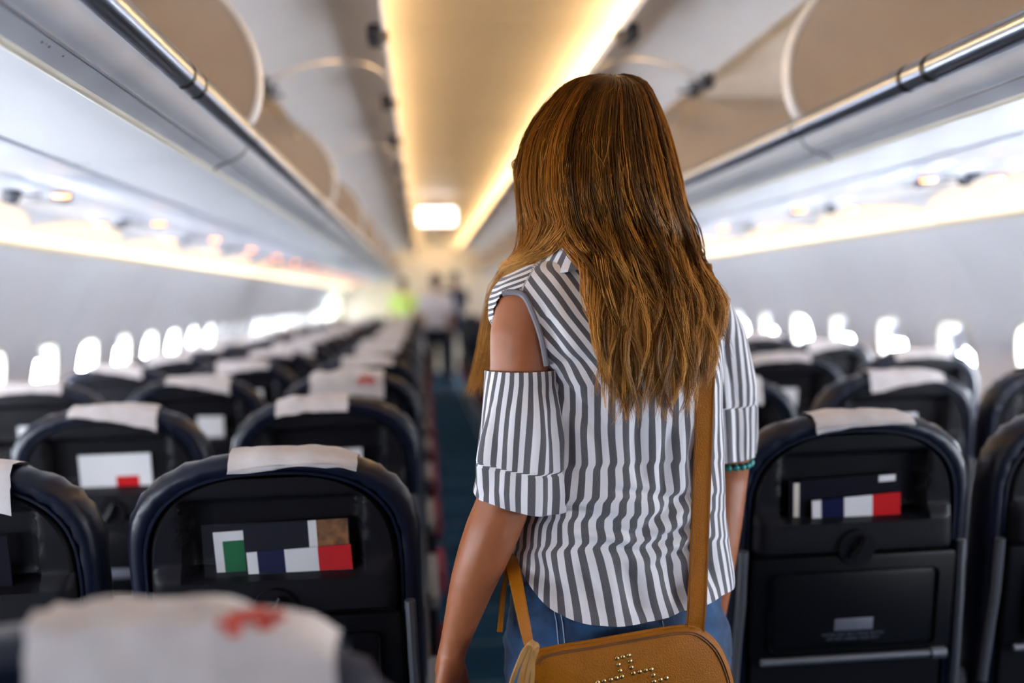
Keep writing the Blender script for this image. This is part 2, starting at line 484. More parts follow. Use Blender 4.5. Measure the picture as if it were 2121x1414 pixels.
win_n = 0
SEAM = 3.50
for s in (-1, 1):
    sh = MB()                                       # outer skin behind the panels keeps the cabin closed
    zz = np.linspace(-0.02, 1.60, 14)
    sh.loft([[(s * (wall_x(z) + 0.075), yy, z) for yy in (Y0, Y1)] for z in zz], cap=False, closed=False)
    wall = tag(sh.build('wall_' + SIDE[s], MT['lining']), kind='structure')
    pm, pn, fm = panel_mesh(s), pane_mesh(s), frame_mesh(s)
    shades = [None, shade_mesh(s, 0.045), shade_mesh(s, 0.075), shade_mesh(s, 0.11), shade_mesh(s, 0.313)]
    y = SEAM - 4 * 2 * PITCH
    while y < Y1 - 0.2:
        link('sidewall_panel', pm, wall, (0, y, 0))
        for j in range(2):
            yc = y + PITCH * (j + 0.5)
            win_n += 1
            w = tag(link('window_%d' % win_n, fm, None, (0, yc, 0)), kind='structure')
            link('pane', pn, w)
            si = random.choice([1, 2, 1, 0]) if s > 0 else random.choice([0, 0, 1])
            if s > 0 and 3.6 < yc < 5.0: si = [3, 2, 2][int((yc - 3.6) / PITCH) % 3]
            if yc > 7.0 and random.random() < 0.33: si = 4
            if shades[si]: link('shade', shades[si], w)
        y += 2 * PITCH

# ceiling panels
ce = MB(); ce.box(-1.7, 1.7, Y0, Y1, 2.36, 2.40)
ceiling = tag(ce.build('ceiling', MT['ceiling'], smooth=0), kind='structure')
cp = MB(); n = 16
prof = [(x, 2.275 + 0.035 * (1 - (x / 0.56) ** 2)) for x in np.linspace(-0.56, 0.56, n)]
L = 0.95
rows = [[(x, yy, z + (0.006 if yy in (0.0, L) else 0)) for x, z in prof] for yy in (0.0, 0.010, L - 0.010, L)]
cp.loft(rows, cap=False, closed=False)
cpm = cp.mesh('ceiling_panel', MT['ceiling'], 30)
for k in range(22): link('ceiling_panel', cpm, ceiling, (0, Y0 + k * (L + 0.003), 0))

# end walls
b = MB(); b.box(-1.95, 1.95, Y0 - 0.05, Y0, 0, 2.4); tag(b.build('wall_back', MT['fill_blocker'], smooth=0), kind='structure')  # first one: unseen dark wall, added close behind the camera to block fill light
b = MB(); b.box(-1.95, 1.95, Y1, Y1 + 0.05, 0, 2.4); tag(b.build('wall_front', MT['bulkhead'], smooth=0), kind='structure')

# ------------------------------------------------------------------ overhead bins
BINL, BIN0 = 1.95, 2.3 - 2 * 1.95
GAP = 1.30                                          # centre post between the two doors of a bin


def bin_meshes(s):
    out = {}
    X = lambda pts: [(s * x, z) for x, z in pts]
    inner = [(0.672, 1.757), (0.80, 1.765), (1.46, 1.79), (1.57, 1.86), (1.60, 1.98), (1.56, 2.11), (1.42, 2.19), (0.80, 2.195)]
    outer = [(0.672, 1.757), (0.648, 1.745), (0.640, 1.722), (0.650, 1.704), (0.672, 1.690), (0.705, 1.678), (0.718, 1.668), (0.730, 1.668),
             (0.738, 1.678), (1.02, 1.684), (1.02, 1.70), (1.48, 1.71)]
    b = MB()
    b.loft([[(x, yy, z) for x, z in X(inner)] for yy in (0.004, BINL - 0.004)], cap=False, closed=False); b.m = [1] * len(b.f)
    b.loft([[(x, yy, z) for x, z in X(outer)] for yy in (0.004, BINL - 0.004)], mi=0, cap=False, closed=False)
    b.box(min(s * 0.79, s * 1.45), max(s * 0.79, s * 1.45), 0.004, BINL - 0.004, 2.20, 2.22, 0)
    out['body'] = b.mesh('bin_body', [MT['bin'], MT['bin_inner']], 35)
    # bullnose end panel
    front = spline([(0.672, 1.735), (0.628, 1.785), (0.612, 1.86), (0.628, 1.95), (0.685, 2.04), (0.79, 2.13)], 22)
    poly = [tuple(p) for p in front] + [(0.80, 2.195), (1.42, 2.19), (1.56, 2.11), (1.60, 1.98), (1.57, 1.86), (1.46, 1.79), (0.80, 1.74)]
    b = MB(); b.prism(X(poly), 'y', 0, 0.012); out['end'] = b.mesh('end_panel', MT['divider'], 40)
    b = MB(); b.tube([(s * (p[0] - 0.001), 0, p[1]) for p in front], 0.0095, 8); out['edge'] = b.mesh('end_edge', MT['edge'], 60)
    # fascia joint line under the divider
    b = MB(); b.tube([(s * x, 0, z - 0.002) for x, z in [(0.640, 1.722), (0.650, 1.703), (0.672, 1.689), (0.705, 1.677), (0.718, 1.667)]], 0.0028, 6)
    out['joint'] = b.mesh('fascia_joint', MT['seam_grey'], 60)
    # rail
    b = MB(); n = 16
    ring = [(s * 0.640 + 0.024 * math.cos(2 * math.pi * k / n), 1.742 + 0.024 * math.sin(2 * math.pi * k / n)) for k in range(n)]
    b.prism(ring, 'y', 0.006, BINL - 0.006); out['rail'] = b.mesh('rail', MT['alu'], 40)
    ring2 = [(s * 0.640 + 0.0247 * math.cos(2 * math.pi * k / n), 1.742 + 0.0247 * math.sin(2 * math.pi * k / n)) for k in range(n)]
    b = MB(); b.prism(ring2, 'y', 0, 0.017); out['band'] = b.mesh('rail_band', MT['black'], 40)
    b = MB(); b.tube([(s * 0.683, 0.01, 1.6845), (s * 0.683, BINL - 0.01, 1.6845)], 0.0022, 6); out['seam'] = b.mesh('fascia_seam', MT['seam_grey'], 60)
    b = MB(); b.tube([(s * 0.7235, 0.006, 1.6690), (s * 0.7235, BINL - 0.006, 1.6690)], 0.0075, 10); out['bead'] = b.mesh('edge_bead', MT['cream'], 60)
    # open door, an arched panel between the hinge and the ceiling edge
    arc = spline([(0.79, 2.135), (0.68, 2.185), (0.56, 2.21), (0.46, 2.205), (0.39, 2.18), (0.352, 2.14)], 18)
    nrm = []
    for i in range(len(arc)):
        t = arc[min(i + 1, len(arc) - 1)] - arc[max(i - 1, 0)]; t /= np.linalg.norm(t); nrm.append(np.array([t[1], -t[0]]))
    arc_o = [a + q * 0.016 * (-1 if q[1] < 0 else 1) for a, q in zip(arc, nrm)]
    ring = [tuple(p) for p in arc] + [tuple(p) for p in arc_o[::-1]]
    for nm, L in (('door_a', GAP - 0.026), ('door_b', BINL - GAP - 0.026)):
        b = MB(); b.prism(X(ring), 'y', 0, L); out[nm] = b.mesh('door', MT['bin_door'], 35)
    b = MB(); b.tube([(s * 0.350, 0, 2.136), (s * 0.350, 1.0, 2.136)], 0.006, 8); out['lip'] = b.mesh('door_lip', MT['edge'], 60)
    # latch on the door edge
    b = MB(); b.box(s * 0.372 - 0.022, s * 0.372 + 0.022, -0.055, 0.055, 2.105, 2.150, bev=0.008)
    b.tube([(s * 0.345, -0.03, 2.125), (s * 0.345, 0.03, 2.125)], 0.012, 8); out['latch'] = b.mesh('latch', MT['latch'], 40)
    # hinge bracket and strut
    b = MB(); b.box(s * 0.80 - 0.02, s * 0.80 + 0.02, -0.03, 0.03, 2.10, 2.165, bev=0.006)
    b.tube([(s * 0.77, -0.09, 2.135), (s * 0.80, 0.02, 2.125)], 0.007, 8); b.tube([(s * 0.76, 0.09, 2.14), (s * 0.80, -0.02, 2.115)], 0.007, 8)
    out['hinge'] = b.mesh('hinge', MT['latch'], 40)
    b = MB(); b.tube([(s * 0.80, 0, 2.11), (s * 0.745, 0, 2.03), (s * 0.69, 0, 1.955)], [0.008, 0.008, 0.006], 8)
    b.ellipsoid((s * 0.688, 0, 1.952), (0.014, 0.02, 0.014), 10, 6); out['strut'] = b.mesh('strut', MT['brass_strut'], 40)
    return out


nbins = 10
for s in (-1, 1):
    bm_ = bin_meshes(s)
    for k in range(nbins):
        ya = BIN0 + k * BINL
        if ya + BINL > Y1 + 0.6: break
        o = empty('overhead_bin', (0, ya, 0))
        if ya < -0.5: where = 'overhead luggage bin behind the camera end, %s side of the cabin' % SIDE[s]
        elif ya < 2.0: where = 'nearest open overhead bin with brown end panel, %s side above the seats' % SIDE[s]
        else: where = 'open white overhead luggage bin, %s beyond the nearest one, %s side' % (ORD[k - 2], SIDE[s])
        tag(o, where, 'luggage bin', 'overhead bins along the ' + SIDE[s])
        link('bin_body', bm_['body'], o)
        for yy in (0.004, BINL - 0.016):
            e = link('end_panel', bm_['end'], o, (0, yy, 0)); link('end_edge', bm_['edge'], e, (0, 0.006, 0))
        link('fascia_joint', bm_['joint'], o, (0, 0.0, 0))
        r = link('rail', bm_['rail'], o)
        for yy in (BINL - 0.63, BINL - 0.545): link('rail_band', bm_['band'], r, (0, yy, 0))
        link('fascia_seam', bm_['seam'], o); link('edge_bead', bm_['bead'], o)
        d1 = link('door', bm_['door_a'], o, (0, 0.004, 0)); d2 = link('door', bm_['door_b'], o, (0, GAP + 0.022, 0))
        for d, L in ((d1, GAP - 0.026), (d2, BINL - GAP - 0.026)):
            l = link('door_lip', bm_['lip'], d); l.scale = (1, L, 1)
            link('latch', bm_['latch'], d, (0, L * 0.5, 0))
        link('hinge', bm_['hinge'], o, (0, GAP, 0)); link('strut', bm_['strut'], o, (0, GAP, 0))
        link('hinge', bm_['hinge'], o, (0, GAP + 0.14, 0))

# ------------------------------------------------------------------ passenger service units and cove lamps
UL = 1.0


def psu_meshes(s):
    o = {}
    def bx(b, xa, xb, *r, **k): b.box(min(s * xa, s * xb), max(s * xa, s * xb), *r, **k)
    b = MB(); bx(b, 1.024, 1.19, 0.004, UL - 0.004, 1.678, 1.692, bev=0.003); o['inner'] = b.mesh('panel', MT['psu'], 30)
    b = MB(); bx(b, 1.194, 1.475, 0.004, UL - 0.004, 1.680, 1.694, bev=0.003); o['outer'] = b.mesh('panel', MT['psu'], 30)
    b = MB(); b.tube([(0, 0, 0), (0, 0, -0.006), (0, 0, -0.010)], [0.030, 0.030, 0.024], 18); o['bezel'] = b.mesh('lamp_bezel', MT['grey_metal'], 40)
    b = MB(); b.tube([(0, 0, -0.009), (0, 0, -0.0135)], [0.023, 0.019], 18); o['lens'] = b.mesh('lamp_lens', MT['read_lamp'], 60)
    b = MB(); b.tube([(0, 0, 0), (0, 0, -0.008), (0, 0, -0.016), (0, 0, -0.020)], [0.024, 0.024, 0.017, 0.010], 16); o['nozzle'] = b.mesh('air_nozzle', MT['smoke'], 40)
    b = MB(); b.box(-0.035, 0.035, -0.016, 0.016, -0.005, 0.0, bev=0.002); o['button'] = b.mesh('call_button', MT['smoke'], 30)
    b = MB(); b.box(-0.055, 0.055, -0.045, 0.045, -0.004, 0.0, bev=0.002); o['sign'] = b.mesh('sign_window', MT['smoke'], 30)
    # cream cove panel, arched towards the aisle: shape and glow imitate scalloped lamplight
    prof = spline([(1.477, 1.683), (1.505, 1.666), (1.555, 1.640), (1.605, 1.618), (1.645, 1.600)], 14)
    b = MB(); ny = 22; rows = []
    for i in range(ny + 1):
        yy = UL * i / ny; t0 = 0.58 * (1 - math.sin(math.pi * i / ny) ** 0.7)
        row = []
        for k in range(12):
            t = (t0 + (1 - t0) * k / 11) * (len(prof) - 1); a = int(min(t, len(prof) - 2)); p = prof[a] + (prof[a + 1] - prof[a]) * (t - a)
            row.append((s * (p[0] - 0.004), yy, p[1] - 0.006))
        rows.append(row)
    b.loft(rows, cap=False, closed=False); o['cove'] = b.mesh('glowing_cove_panel', MT['cove_glow'], 60)
    b = MB(); b.loft([[(s * p[0], yy, p[1]) for p in prof] for yy in (0.0, UL)], cap=False, closed=False); o['coveback'] = b.mesh('cove_back', MT['lining'], 60)
    b = MB(); b.loft([[(s * x, yy, z) for x, z in ((1.64, 1.572), (1.622, 1.578), (1.617, 1.590), (1.622, 1.592), (1.645, 1.582))] for yy in (0.003, UL - 0.003)]); o['ledge'] = b.mesh('ledge', MT['cream'], 30)
    b = MB(); b.tube([(s * 1.594, 0.03, 1.607), (s * 1.594, UL - 0.03, 1.607)], 0.011, 10); o['tube'] = b.mesh('lamp_tube', MT['side_lamp'], 40)
    b = MB(); b.tube([(s * 0.465, 0.02, 2.247), (s * 0.465, UL - 0.02, 2.247)], 0.013, 10); o['ctube'] = b.mesh('lamp_tube', MT['ceil_lamp'], 40)
    b = MB(); bx(b, 0.445, 0.52, 0.0, UL - 0.01, 2.222, 2.234, bev=0.003); o['cbase'] = b.mesh('lamp_base', MT['edge'], 30)
    return o


for s in (-1, 1):
    pm_ = psu_meshes(s); k = 0; y = 2.45 - 3 * UL
    cover = tag(empty('trim_%d' % (1 if s < 0 else 2)), kind='structure')
    while y < Y1 - 0.5:
        vis = y - 2.45 > -1.5
        u = empty('passenger_service_unit', (0, y, 0))
        n_ = int(round(y - 2.45)) + 1
        tag(u, ('overhead panel with reading lights, %s side, %s ahead of the camera' % (SIDE[s], ORD[n_])) if vis else
            'overhead reading light panel, %s side, %s behind the camera' % (SIDE[s], ORD[max(-n_ - 1, 0)]), 'service panel', 'service panels, %s side' % SIDE[s])
        link('panel', pm_['inner'], u); link('panel', pm_['outer'], u)
        if vis:
            for xx, yy in ((1.225, 0.36), (1.33, 0.30), (1.435, 0.36)):
                bz = link('reading_light', pm_['bezel'], u, (s * xx, yy, 1.680))
                if xx != 1.33: link('lamp_lens', pm_['lens'], bz)
                else: bz.data = pm_['nozzle']; bz.name = 'air_nozzle'
            for xx, yy in ((1.26, 0.47), (1.40, 0.47)): link('air_nozzle', pm_['nozzle'], u, (s * xx, yy, 1.680))
            link('call_button', pm_['button'], u, (s * 1.33, 0.40, 1.680))
            link('sign_window', pm_['sign'], u, (s * 1.33, 0.58, 1.680))
        link('cove_back', pm_['coveback'], cover, (0, y, 0)); link('ledge', pm_['ledge'], cover, (0, y, 0))
        lamp = empty('cove_lamp', (0, y, 0)); link('lamp_tube', pm_['tube'], lamp); link('glowing_cove_panel', pm_['cove'], lamp)
        tag(lamp, 'warm cream cove lamp above the %s window wall, %s from the back' % (SIDE[s], ORD[k]), 'lamp', 'cove lamps above the windows')
        lamp = empty('ceiling_lamp', (0, y, 0)); link('lamp_tube', pm_['ctube'], lamp); link('lamp_base', pm_['cbase'], lamp)
        tag(lamp, 'warm strip lamp along the %s ceiling edge, %s from the back' % (SIDE[s], ORD[k]), 'lamp', 'lamps along the ceiling edges')
        y += UL; k += 1

# lit sign hanging across the aisle
o = empty('exit_sign', (0, 0, 0)); p = at(905, 449, 9.6)
tag(o, 'bright white lit sign hanging from the ceiling over the aisle', 'sign')
o.location = p
b = MB(); b.box(-0.19, 0.19, -0.02, 0.02, -0.09, 0.09, bev=0.012); b.build('housing', MT['edge'], o)
b = MB(); b.box(-0.175, 0.175, -0.024, -0.0195, -0.078, 0.078); b.build('lit_face', MT['sign'], o, 0)
b = MB(); b.tube([(0, 0, 0.085), (0, 0, 2.30 - p[2])], 0.008); me = b.mesh('hanger', MT['edge'])
for xx in (-0.12, 0.12): link('hanger', me, o, (xx, 0, 0))

# ------------------------------------------------------------------ seats
HW, ZT, ARCH, EXP, LEAN = 0.222, 1.14, 0.15, 2.6, 0.15


def shear(p): return (p[0], p[1] + (ZT - p[2]) * LEAN, p[2])


def outline(i, zb=0.42, n=15):
    hw = HW - i; zt = ZT - i; zc = zt - ARCH
    arch = []
    for k in range(2 * n + 1):
        a = math.pi * (1 - k / (2 * n)); c, s_ = math.cos(a), math.sin(a)
        arch.append((hw * math.copysign(abs(c) ** (2 / EXP), c), zc + ARCH * abs(s_) ** (2 / EXP)))
    zz = np.linspace(zb + i, zc, 6)[:-1]
    return [(-hw, z) for z in zz] + arch + [(hw, z) for z in zz[::-1]]


def halfwidth(z, i):
    hw = HW - i; zc = ZT - i - ARCH
    if z <= zc: return hw
    q = min((z - zc) / ARCH, 1.0); return hw * max(1 - q ** EXP, 1e-4) ** (1 / EXP)


def ztop(x, i=0.0):
    q = min(abs(x) / (HW - i), 0.999); return ZT - i - ARCH + ARCH * (1 - q ** EXP) ** (1 / EXP)


PROF = [(0.040, 0.075), (0.036, 0.060), (0.034, 0.012), (0.022, 0.003), (0.010, 0.005), (0.002, 0.020), (0.0, 0.042), (0.003, 0.066), (0.016, 0.092), (0.042, 0.107), (0.085, 0.114)]
b = MB()
rings = []
for q, (i, y) in enumerate(PROF):
    r = []; q += 1
    for j, (x, z) in enumerate(outline(i)):
        pucker = 0.0022 * math.sin(j * 2.6 + q) * (1 if z > 0.98 and abs(x) > 0.09 else 0.2)     # gathered leather at the corners
        r.append(shear((x * (1 + pucker * 2), y + pucker, z + pucker)))
    rings.append(r)
b.loft(rings)
ME_BACK = b.mesh('backrest', MT['leather'], 60)
# stitched piping where the leather meets the shell
b = MB(); b.tube([shear((x, 0.006, z)) for x, z in outline(0.030)], 0.0035, 6); ME_PIPE = b.mesh('piping', MT['leather'], 60)


def sstep(a, b_, x):
    t = min(max((x - a) / (b_ - a), 0), 1); return t * t * (3 - 2 * t)


def shell_y(x, z):
    y = 0.002
    rx = sstep(0.137, 0.126, abs(x)); rz = sstep(0.946, 0.956, z) * sstep(1.076, 1.062, z)
    band = sstep(0.975, 0.945, z) * sstep(0.888, 0.892, z)
    slope = sstep(0.19, 0.165, abs(x))
    y -= 0.016 * band * (0.35 + 0.65 * slope)
    if z < 0.975: y -= 0.004 * sstep(0.95, 0.90, z)
    y += (0.034 + (0.016 if z < 0.965 else 0)) * rx * rz
    return y


b = MB(); zs = list(np.linspace(0.56, 0.88, 8)) + list(np.linspace(0.885, 0.98, 20)) + list(np.linspace(0.985, 1.05, 8)) + list(np.linspace(1.056, ZT - 0.0375, 14))
rows = []
for z in zs:
    w = halfwidth(z, 0.035); us = np.linspace(-1, 1, 47)
    row = []
    for u in us:
        x = u * w; e = sstep(1.0, 0.955, abs(u)); y = shell_y(x, z)
        row.append(shear((x, y * e + 0.012 * (1 - e), z)))
    rows.append(row)
b.loft(rows, cap=False, closed=False)
ME_SHELL = b.mesh('back_shell', MT['shell'], 50)
b = MB(); b.box(-0.19, 0.19, -0.018, -0.002, 0.695, 0.886, bev=0.008); b.v = [shear(p) for p in b.v]; ME_TRAY = b.mesh('tray_table', MT['tray'], 40)
b = MB(); b.box(-0.155, 0.155, -0.024, -0.015, 0.708, 0.858, bev=0.012); b.v = [shear(p) for p in b.v]; ME_TRAYIN = b.mesh('tray_inset', MT['tray'], 40)
b = MB(); b.tube([shear((-0.17, -0.022, 0.690)), shear((0.17, -0.022, 0.690))], 0.0075, 10); b.tube([shear((0.15, -0.022, 0.690)), shear((0.178, -0.022, 0.690))], 0.011, 10); ME_BAR = b.mesh('tray_bar', MT['tray_arm'], 40)
b = MB(); b.tube([shear((-0.203, -0.006, 0.90)), shear((-0.205, -0.008, 0.80)), shear((-0.212, 0.0, 0.62))], 0.009, 8); ME_ARML = b.mesh('tray_arm', MT['tray_arm'], 40)
b = MB(); b.tube([shear((0.203, -0.006, 0.90)), shear((0.205, -0.008, 0.80)), shear((0.212, 0.0, 0.62))], 0.009, 8); ME_ARMR = b.mesh('tray_arm', MT['tray_arm'], 40)
b = MB(); n = 24
for r0, r1, y0, y1 in ((0.036, 0.033, -0.008, -0.0235), (0.012, 0.011, -0.020, -0.029)):
    b.loft([[(r * math.cos(2 * math.pi * k / n), y, 0.900 + r * math.sin(2 * math.pi * k / n)) for k in range(n)] for r, y in ((r0, y0), (r1, y1))])
b.v = [shear(p) for p in b.v]; ME_KNOB = b.mesh('latch_base', MT['shell'], 40)
b = MB(); b.tube([shear((-0.010, -0.030, 0.885)), shear((0.004, -0.031, 0.905)), shear((0.011, -0.030, 0.922))], [0.0075, 0.006, 0.005], 10); ME_LATCH = b.mesh('latch_lever', MT['tray'], 40)
b = MB(); b.box(-0.036, 0.036, -0.0258, -0.0235, 0.745, 0.768, bev=0.0008); b.v = [shear(p) for p in b.v]; ME_PLATE = b.mesh('placard', MT['plate'], 30)
b = MB(); b.box(-0.215, 0.215, 0.23, 0.66, 0.36, 0.47, bev=0.035); ME_CUSH = b.mesh('seat_cushion', MT['fabric'], 40)
b = MB(); b.box(-0.20, 0.20, 0.20, 0.60, 0.31, 0.365, bev=0.012); ME_PAN = b.mesh('seat_pan', MT['shell'], 40)
b = MB(); b.tube([(0, 0.26, 0.0), (0, 0.30, 0.18), (0, 0.36, 0.33)], 0.018, 10); ME_LEG = b.mesh('leg', MT['grey_metal'], 40)
b = MB(); b.tube([(0, 0.60, 0.0), (0, 0.56, 0.18), (0, 0.52, 0.33)], 0.018, 10); ME_LEG2 = b.mesh('leg', MT['grey_metal'], 40)
b = MB(); b.box(-0.016, 0.016, 0.10, 0.52, 0.60, 0.635, bev=0.010); ME_REST = b.mesh('armrest', MT['armrest'], 40)
b = MB(); b.box(-0.013, 0.013, 0.16, 0.44, 0.33, 0.60, bev=0.010); ME_SUP = b.mesh('armrest_support', MT['shell'], 40)
b = MB(); b.tube([(0, 0.22, 0.52), (0, 0.17, 0.46), (0.004, 0.18, 0.40), (0, 0.22, 0.36)], [0.02, 0.024, 0.024, 0.015], 8); ME_BELT = b.mesh('seat_belt', MT['belt'], 40)


def cover_mesh(xc, w, drop, lift=0.0, seed=0, tilt=0.0, logo=False):
    """Paper headrest cover laid over the top of a backrest."""
    b = MB(); nx, rr = 20, []
    prof = [(0.026 + drop, -0.006), (0.026 + drop * 0.5, -0.005), (0.024, -0.002), (0.020, 0.0), (0.010, 0.002), (0.0, 0.018), (-0.003, 0.042), (0.0, 0.068), (0.014, 0.097), (0.042, 0.114), (0.09, 0.122), (0.15, 0.126)]
    for q, (i, y) in enumerate(prof):
        row = []
        for k in range(nx + 1):
            u = k / nx - 0.5; x = xc + u * w
            nz = noise.noise(Vector((u * 6, q * 0.55, seed * 3.1))) ; n2 = noise.noise(Vector((u * 14, q * 1.2, seed * 5.7 + 9)))
            end = 1.0 if q < 3 else 0.3
            z = ztop(x) - i * (1 + tilt * u) + 0.003 + 0.004 * nz + lift * math.exp(-((q - 4.5) / 3.0) ** 2) * (0.6 + 0.5 * nz)
            row.append(shear((x + 0.003 * n2, y - 0.003 - 0.006 * abs(n2) * end - lift * 0.5 * max(0, 3 - q) / 3, z)))
        rr.append(row)
    b.loft(rr, cap=False, closed=False)
    return b.mesh('headrest_cover', MT['paper'], 80)


COVERS = [cover_mesh(0.0, 0.20, 0.002, 0.0, 1), cover_mesh(0.02, 0.19, 0.006, 0.003, 2, 1.0), cover_mesh(-0.02, 0.21, 0.0, 0.0, 3),
          cover_mesh(0.0, 0.22, 0.03, 0.006, 4, 0.4), cover_mesh(0.015, 0.20, 0.012, 0.004, 5, -0.8)]
COV_A = cover_mesh(0.036, 0.19, -0.008, 0.0, 6, -0.5)
COV_R1 = cover_mesh(0.012, 0.18, -0.008, 0.0, 7, -0.5)
COV_Z = cover_mesh(0.066, 0.205, 0.052, 0.018, 8, 0.6)
COV_C = cover_mesh(-0.005, 0.225, 0.045, 0.012, 9, 0.2)
COV_B = cover_mesh(-0.025, 0.165, 0.006, 0.004, 10, 0.0)
LOGO = MB()
for i, (x, z, w, h) in enumerate([(0, 0, .052, .010), (.012, -.011, .012, .014), (-.014, -.012, .010, .014), (0, .008, .03, .007), (.022, -.006, .016, .008)]):
    LOGO.box(x - w / 2, x + w / 2, -0.0012, 0.0012, z - h / 2, z + h / 2)
ME_LOGO = LOGO.mesh('printed_mark', MT['red_print'], 0)

txt = []
for i, line in enumerate(('FASTEN SEAT BELT WHILE SEATED', 'LIFE VEST UNDER YOUR SEAT')):
    cu = bpy.data.curves.new('notice', 'FONT'); cu.body = line; cu.size = 0.0075; cu.align_x = 'CENTER'
    to = bpy.data.objects.new('tmp_text', cu); C.objects.link(to)
    bpy.context.view_layer.update()
    me = bpy.data.meshes.new_from_object(to.evaluated_get(bpy.context.evaluated_depsgraph_get()))
    bpy.data.objects.remove(to)
    z0 = 0.735 - i * 0.0085
    for v in me.vertices: v.co = Vector(shear((v.co.x, -0.0246, z0 + v.co.y)))
    me.materials.clear(); me.materials.append(MT['plate']); txt.append(me)

SEATX = [0.497, 0.977, 1.457]
COLN = ['aisle', 'middle', 'window']
ROWP = 0.81
ROWL = [1.5 + ROWP * (k - 1) for k in range(17)]
ROWR = [1.68 + ROWP * k for k in range(16)]
SEAT = {}


def add_seat(s, row, col, y, detail, cover=None, notice=False):
    x = s * SEATX[col]
    o = empty('airliner_seat', (x, y, 0))
    word = 'row beside the camera' if (s < 0 and row == 0) else '%s row from the camera' % ORD[row if s > 0 else row]
    tag(o, 'navy leather %s seat in the %s block, %s' % (COLN[col], SIDE[s], word), 'seat', 'navy seats in the %s block' % SIDE[s])
    bk = link('backrest', ME_BACK, o); link('piping', ME_PIPE, bk)
    sh = link('back_shell', ME_SHELL, o)
    if detail:
        t = link('tray_table', ME_TRAY, o); link('tray_inset', ME_TRAYIN, t); link('tray_bar', ME_BAR, t)
        p = link('placard', ME_PLATE, t)
        link('tray_arm', ME_ARML, o); link('tray_arm', ME_ARMR, o)
        l = link('tray_latch', ME_KNOB, o); link('latch_lever', ME_LATCH, l)
        if notice:
            for me in txt: link('notice_text', me, t)
    link('seat_cushion', ME_CUSH, o); link('seat_pan', ME_PAN, o)
    for xx in (-0.17, 0.17):
        link('leg', ME_LEG, o, (xx, 0, 0)); link('leg', ME_LEG2, o, (xx, 0, 0))
    link('armrest', ME_REST, o, (-s * 0.240, 0, 0))
    if col == 0: link('armrest_support', ME_SUP, o, (-s * 0.240, 0, 0)); link('seat_belt', ME_BELT, o, (-s * 0.262, 0, 0))
    if col == 2: link('armrest', ME_REST, o, (s * 0.240, 0, 0))
    c = link('headrest_cover', cover or random.choice(COVERS), o)
    c['label'] = 'white paper headrest cover'
    SEAT[(s, row, col)] = o
    return o, c


def row_seen(s, x, y):
    p = proj(np.array([[x - s * 0.23, y, 1.0]]))[0]
    return -140 < p[0] < 2260


for s, rows in ((-1, ROWL), (1, ROWR)):
    for r, y in enumerate(rows):
        for col in range(3):
            x = s * SEATX[col]
            if not (row_seen(s, x, y) or row_seen(s, x + 2 * s * 0.23 * 0, y)): continue
            cov = None
            if s < 0 and col == 0: cov = {0: COV_Z, 1: COV_A, 2: COV_B, 3: COV_C}.get(r)
            if s > 0 and col == 0 and r == 0: cov = COV_R1
            o, c = add_seat(s, r, col, y + random.uniform(-0.012, 0.012) * (1 if y > 2 else 0), y < 7.5, cov, notice=(s > 0 and r == 0) or (s < 0 and r == 1))
            if cov in (COV_Z, COV_C):
                lg = link('printed_mark', ME_LOGO, c, shear((0.052, 0.030, ZT + 0.0125)), (math.radians(75), 0, math.radians(3)))
                if cov is COV_Z:
                    bv = BVHTree.FromPolygons([v.co + o.location for v in c.data.vertices], [list(p.vertices) for p in c.data.polygons])
                    d = C2W @ np.array([(515 - CX) / FPX, (CY - 1282) / FPX, -1.0]); hit = bv.ray_cast(Vector(CAM), Vector(d))
                    if hit[0] is not None:
                        nrm = hit[1] if hit[1].y < 0 else -hit[1]
                        lg.location = hit[0] - o.location + nrm * 0.0015; lg.rotation_euler = (-nrm).to_track_quat('Y', 'Z').to_euler(); lg.scale = (0.85, 1, 0.55)
                if cov is COV_C: lg.location = shear((0.055, -0.02, ZT - 0.02)); lg.rotation_euler = (math.radians(10), 0, 0)
SEAT[(-1, 2, 1)].rotation_euler = (math.radians(1.0), 0, 0)


# ------------------------------------------------------------------ cards and magazines in the seat-back pockets
def pocket_item(name, seat, x0, x1, z0, z1, y, cells, label, cat, roll=0.0, th=0.003):
    so = SEAT.get(seat)
    if so is None: return
    keys = []; b = MB()
    for (u0, u1, v0, v1, key) in cells:
        if key not in keys: keys.append(key)
        xa, xb = x0 + (x1 - x0) * u0, x0 + (x1 - x0) * u1; za, zb = z0 + (z1 - z0) * v0, z0 + (z1 - z0) * v1
        b.box(xa, xb, y, y + th, za, zb, keys.index(key))
    cx_, cz = (x0 + x1) / 2, (z0 + z1) / 2; c, s_ = math.cos(roll), math.sin(roll)
    b.v = [shear((cx_ + (p[0] - cx_) * c - (p[2] - cz) * s_, p[1], cz + (p[0] - cx_) * s_ + (p[2] - cz) * c)) for p in b.v]
    o = b.build(name, [MT[k_] for k_ in keys], None, 0, so.location)
    return tag(o, label, cat, 'reading matter in the seat pockets')


